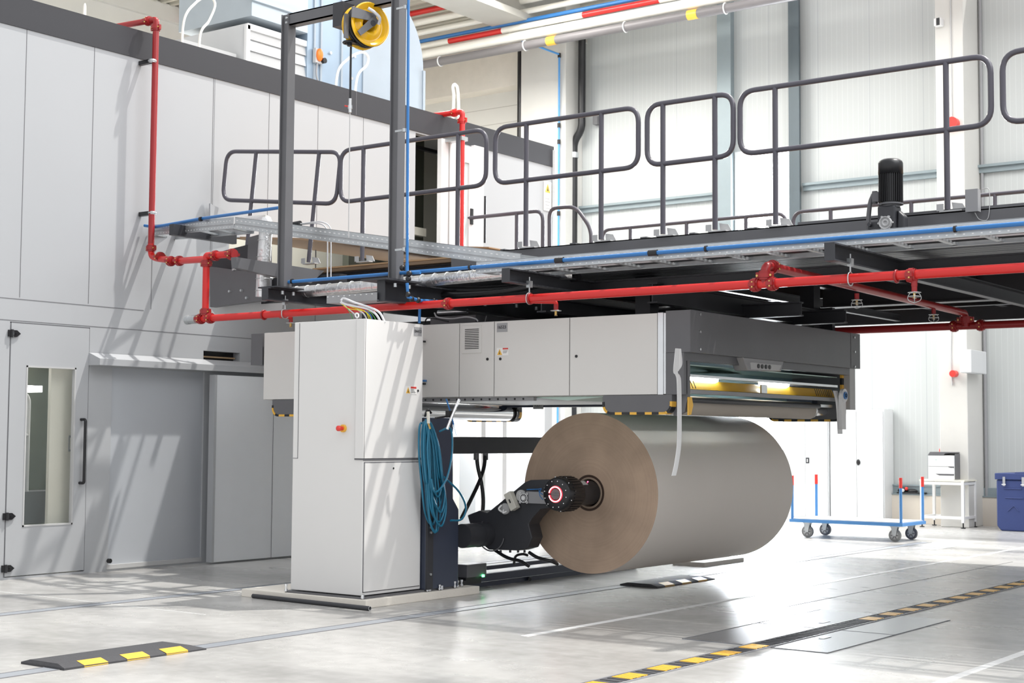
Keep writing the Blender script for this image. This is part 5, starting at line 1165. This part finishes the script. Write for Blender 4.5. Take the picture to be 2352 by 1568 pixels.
MB().cyl((p.x, 5.44, p.z), (p.x, 5.47, p.z), .06, 24).box(p.x-.05, p.x+.04, 5.45, 5.48, p.z-.3, p.z).build('holder', M['white'], bt)
MB().cyl((p.x, 5.43, p.z), (p.x, 5.442, p.z), .034, 20).build('blue_disc', M['blue'], bt)
MB().torus((p.x, 5.428, p.z), (0, 1, 0), .016, .003, 16, 5).build('symbol', M['ink'], bt)

# ================================================================== GEAR MOTOR ON THE WALKWAY EDGE
gm = thing('gear_motor', 'black finned gear motor standing upright on the walkway edge at the right', 'motor', (10.1, 4.085, 2.78))
my, mx_ = 4.085, 10.1
MB().lathe([(3.30-3.02, .0), (3.30-3.02, .06), (3.285-3.02, .082), (3.27-3.02, .088), (3.19-3.02, .088), (3.19-3.02, .082)], (mx_, my, 3.02), (0, 0, 1), 32).build('fan_cowl', M['black'], gm)
m = MB().cyl((mx_, my, 2.99), (mx_, my, 3.19), .074, 32)
for k in range(36):
    a = 2*PI*k/36; m.obox((mx_+.078*math.cos(a), my+.078*math.sin(a), 3.09), (0, 0, 1), (-math.sin(a), math.cos(a), 0), (math.cos(a), math.sin(a), 0), .10, .0025, .008)
m.build('finned_body', M['black'], gm)
MB().cyl((mx_, my, 2.95), (mx_, my, 2.99), .065, 24).cyl((mx_, my, 2.97), (mx_, my, 2.98), .088, 24).build('flange', M['dark2'], gm)
MB().box(mx_-.07, mx_+.06, my-.055, my+.075, 2.77, 2.96).prism([(my-.06, 2.93), (my-.11, 2.88), (my-.11, 2.76), (my-.05, 2.76)], 'x', mx_-.03, mx_+.05).build('gearbox', M['dark'], gm, bevel=.012)
w_ = MB().lathe([(0, .0), (0, .012), (-.008, .014), (-.008, .026), (0, .028), (0, .036), (-.012, .040), (-.012, .046), (.03, .046)], (mx_-.085, my+.008, 2.832), (1, 0, 0), 28)
for k in range(6):
    a = k*PI/3; w_.cyl((mx_-.092, my+.008+.050*math.cos(a), 2.832+.050*math.sin(a)), (mx_-.075, my+.008+.050*math.cos(a), 2.832+.050*math.sin(a)), .008, 8)
w_.build('round_cover', M['lgrey'], gm)
MB().box(mx_-.03, mx_+.03, my+.07, my+.13, 3.0, 3.07).cyl((mx_, my+.12, 2.99), (mx_, my+.12, 3.08), .02, 12).build('terminal_box', M['dark2'], gm)
MB().tube(spline([(mx_, my+.13, 3.06), (mx_, my+.155, 3.0), (mx_, my+.17, 2.88), (mx_, my+.165, 2.76)]), .017).build('cable', M['dark2'], gm)
MB().cyl((mx_-.09, my+.13, 2.83), (mx_, my+.13, 2.83), .014, 12).box(mx_-.06, mx_, my+.02, my+.15, 2.80, 2.85).build('side_arm', M['dark'], gm)
jb = thing('switch_box', 'small grey switch box on the walkway edge right of the motor', 'switch box', (10.35, 3.6, 2.95))
p = at(2237, 462, x=10.35)
MB().box(10.3, 10.36, p.y-.045, p.y+.045, p.z-.08, p.z+.08).build('housing', M['grey'], jb); MB().tube(spline([(10.36, p.y, p.z-.08), (10.38, p.y-.03, p.z-.13), (10.38, p.y-.09, p.z-.12), (10.38, p.y-.10, p.z+.07), (10.38, p.y-.05, p.z+.09)]), .003).build('wire', M['lgrey'], jb)
MB().box(10.36, 10.4, p.y+.03, p.y+.05, 2.93, p.z).build('bracket', M['grey'], jb)
ca = thing('cable_loops', 'loops of pale cables lying in the ladder tray under the walkway at right', 'cables', (11, 2.9, 2.62))
m = MB()
for k in range(7): m.tube(spline([(11.0+.05*k, 3.55-.03*k, 2.62+.01*k), (11.15, 3.1, 2.58+.012*k), (11.3, 2.6, 2.60+.008*k), (11.5, 1.8, 2.62)]), .007)
m.build('cables', M['whitewire'], ca)

# ================================================================== RIGHT BACKGROUND: CABINETS, TROLLEY, PRINTER, BIN
XC = 22.0
def cupboard(y0, y1, top, lab, knob):
    t = thing('steel_cupboard', lab, 'cupboard', (XC, (y0+y1)/2, 0), 'white steel cupboards at the back wall')
    MB().box(XC+.02, XC+.38, y0, y1, 0, top).build('body', M['white2'], t)
    ym = (y0+y1)/2
    for (a, b) in ((y0+.02, ym-.003), (ym+.003, y1-.02)): MB().box(XC, XC+.02, a, b, .06, top-.03).build('door', M['white2'], t)
    MB().box(XC+.012, XC+.02, ym-.003, ym+.003, .06, top-.03).build('door_gap', M['lgrey'], t)
    if knob == 'oval': MB().sphere((XC-.01, ym-.03, .93), .035, 14, 8, (.5, .9, 1.35)).build('lock_knob', M['black'], t)
    else:
        MB().box(XC-.008, XC, ym-.07, ym-.015, .90, .99).build('lock_plate', M['black'], t); MB().box(XC-.014, XC-.006, ym-.05, ym-.035, .92, .97).build('lock_key', M['white'], t)
cupboard(9.05, 9.95, 1.755, 'white steel cupboard with oval black knob at the back wall', 'oval')
cupboard(9.97, 10.78, 1.735, 'white steel cupboard with square black lock, left of the knobbed one', 'sq')
tr = thing('platform_trolley', 'blue platform trolley with red tipped posts on grey castors', 'trolley', (18.4, 7.9, 0))
TXA, TXB, TYA, TYB = 18.0, 18.8, 7.17, 8.72
MB().box(TXA, TXB, TYA, TYB, .20, .24).build('frame', M['blueframe'], tr)
MB().box(TXA+.02, TXB-.02, TYA+.02, TYB-.02, .238, .25).build('deck_board', M['lgrey'], tr)
for (x, y) in ((TXA+.03, TYA+.03), (TXB-.03, TYA+.03), (TXA+.03, TYB-.03), (TXB-.03, TYB-.03)):
    o = MB().cyl((x, y, .2), (x, y, .68), .018, 12).build('post', M['blueframe'], tr); MB().cyl((x, y, .68), (x, y, .81), .021, 12).build('red_tip', M['redtip'], o)
for (x, y, tm) in ((18.13, 7.32, 'tyre'), (18.68, 7.32, 'tyre_dark'), (18.13, 8.52, 'tyre'), (18.68, 8.52, 'tyre_dark')):
    # wheels turn in the YZ plane like the trolley runs
    wn = MB().cyl((x-.018, y, .078), (x+.018, y, .078), .078, 28).build('wheel', M[tm], tr)
    MB().cyl((x-.020, y, .078), (x-.0185, y, .078), .052, 24).build('rim', M['lgrey'], wn)
    f_ = MB()
    for k in range(6):
        a = k*PI/3; f_.obox((x-.021, y+.03*math.cos(a), .078+.03*math.sin(a)), (1, 0, 0), (0, math.cos(a), math.sin(a)), (0, -math.sin(a), math.cos(a)), .001, .02, .005)
    f_.build('spokes', M['dark2'], wn)
    MB().prism([(y-.045, .2), (y+.045, .2), (y+.02, .07), (y-.02, .07)], 'x', x-.034, x-.028).prism([(y-.045, .2), (y+.045, .2), (y+.02, .07), (y-.02, .07)], 'x', x+.028, x+.034).box(x-.04, x+.04, y-.05, y+.05, .185, .2).build('fork', M['galv'], tr)
pt = thing('workshop_table', 'small white aluminium profile table carrying the printer', 'table', (21.8, 8.0, 0))
TA, TB, YA, YB = 21.45, 21.95, 7.62, 8.24
for (x, y) in ((TA, YA), (TA, YB), (TB, YA), (TB, YB)):
    MB().box(x-.02, x+.02, y-.02, y+.02, .08, .68).build('leg', M['white'], pt); MB().cyl((x, y, 0), (x, y, .09), .01, 10).cyl((x, y, 0), (x, y, .012), .035, 14).build('foot', M['black'], pt)
for z in (.15, .65):
    MB().box(TA-.015, TA+.015, YA, YB, z-.02, z+.02).box(TB-.015, TB+.015, YA, YB, z-.02, z+.02).box(TA, TB, YA-.015, YA+.015, z-.02, z+.02).box(TA, TB, YB-.015, YB+.015, z-.02, z+.02).build('crossbar', M['white'], pt)
MB().box(TA-.02, TB+.02, YA-.03, YB+.03, .68, .70).build('table_top', M['cream'], pt)
pr_ = thing('printer', 'white laser printer with dark grey top and side on the small table', 'printer', (21.7, 7.95, .70))
PA, PB, PY0, PY1 = 21.46, 21.90, 7.75, 8.14
MB().box(PA, PB, PY0, PY1, .70, 1.06).build('casing', M['white'], pr_, bevel=.008)
MB().box(PA+.03, PB, PY0-.006, PY0, .71, 1.08).build('side_panel', M['dark2'], pr_)
MB().prism([(PY1+.005, 1.06), (PY1-.23, 1.06), (PY1-.26, 1.09), (PY0, 1.095), (PY0, 1.11), (PY1-.03, 1.11)], 'x', PA-.003, PB).build('top_cover', M['dark2'], pr_)
MB().box(PA-.003, PA, PY0, PY1, .896, .90).prism([(PY0, .895), (PY0+.09, .895), (PY0+.06, .88), (PY0, .88)], 'x', PA-.004, PA).prism([(PY0, .79), (PY0+.28, .79), (PY0+.22, .765), (PY0, .765)], 'x', PA-.004, PA).build('tray_slot', M['dark2'], pr_)
MB().cyl((PA-.004, 8.02, .995), (PA, 8.02, .995), .006, 8).build('logo_mark', M['green'] if False else mat('logo_green', (.1, .5, .3)), pr_)
t = thing('red_plug', 'red cable plug behind the printer against the wall', 'plug', (21.95, 8.13, 1.1))
MB().sphere((21.95, 8.13, 1.13), .03, 10, 6, (1, .8, 1.4)).build('plug', M['redtip'], t); MB().tube(spline([(21.95, 8.13, 1.16), (21.95, 8.10, 1.25), (21.95, 8.12, 1.32)]), .005).build('cable', M['dark2'], t)
t = thing('tool_clutter', 'black and red tools lying on the wall ledge behind the trolley', 'tools', (22.28, 8.8, .46))
MB().sphere((22.3, 8.88, .50), .06, 10, 6, (.6, 1.2, .7)).sphere((22.3, 8.72, .49), .06, 10, 6, (.6, 1.6, .6)).box(22.25, 22.34, 8.5, 8.95, .452, .475).build('tools', M['black'], t)
MB().sphere((22.27, 8.80, .53), .028, 8, 6).build('red_handle', M['redtip'], t); MB().sphere((22.27, 8.86, .50), .03, 8, 6).build('white_part', M['white'], t)
tag(MB().tube(spline([(22.2, 8.2, .63), (22.2, 8.18, .5), (22.2, 8.15, .42), (22.2, 8.08, .45)]), .005).tube(spline([(22.2, 8.12, .63), (22.2, 8.13, .5), (22.2, 8.10, .40)]), .005).build('printer_cables', M['black']), 'thin black cables hanging behind the printer table', 'cables')
bn = thing('blue_container', 'dark blue insulated container with steel latches cut by the right edge', 'container', (21.6, 6.9, 0))
BX, BY1, BY0 = 21.3, 7.08, 6.2
MB().prism([(BY1, .73), (BY0, .73), (BY0, .06), (BY0+.04, .0), (BY1-.06, .0), (BY1-.0, .07)], 'x', BX, BX+.7).build('body', M['bin'], bn, bevel=.02)
MB().box(BX-.02, BX+.72, BY0-.02, BY1+.015, .73, .82).box(BX+.1, BX+.4, 6.7, 6.85, .82, .835).build('lid', M['bin'], bn, bevel=.012)
for y in (6.96, 6.69): MB().box(BX-.03, BX-.01, y-.018, y+.018, .64, .77).cyl((BX-.035, y-.03, .66), (BX-.035, y+.03, .66), .008, 8).build('latch', M['chrome'], bn)
MB().tube([(BX-.005, 6.97, .60), (BX-.005, 6.72, .60)], .008).tube([(BX-.005, 6.95, .47), (BX-.005, 6.70, .47)], .008).tube([(BX-.005, 6.92, .28), (BX-.005, 6.83, .36), (BX-.005, 6.76, .28)], .006).build('moulded_ribs', M['bin'], bn)
# ---- triangular plate beside the sloping tray
o = plateY([(483, 467), (552, 503), (483, 520)], 11.40, .02, 'wall_plate', M['booth'], None); tag(o, 'light triangular sheet beside the leaning guard rail at the enclosure', 'panel')
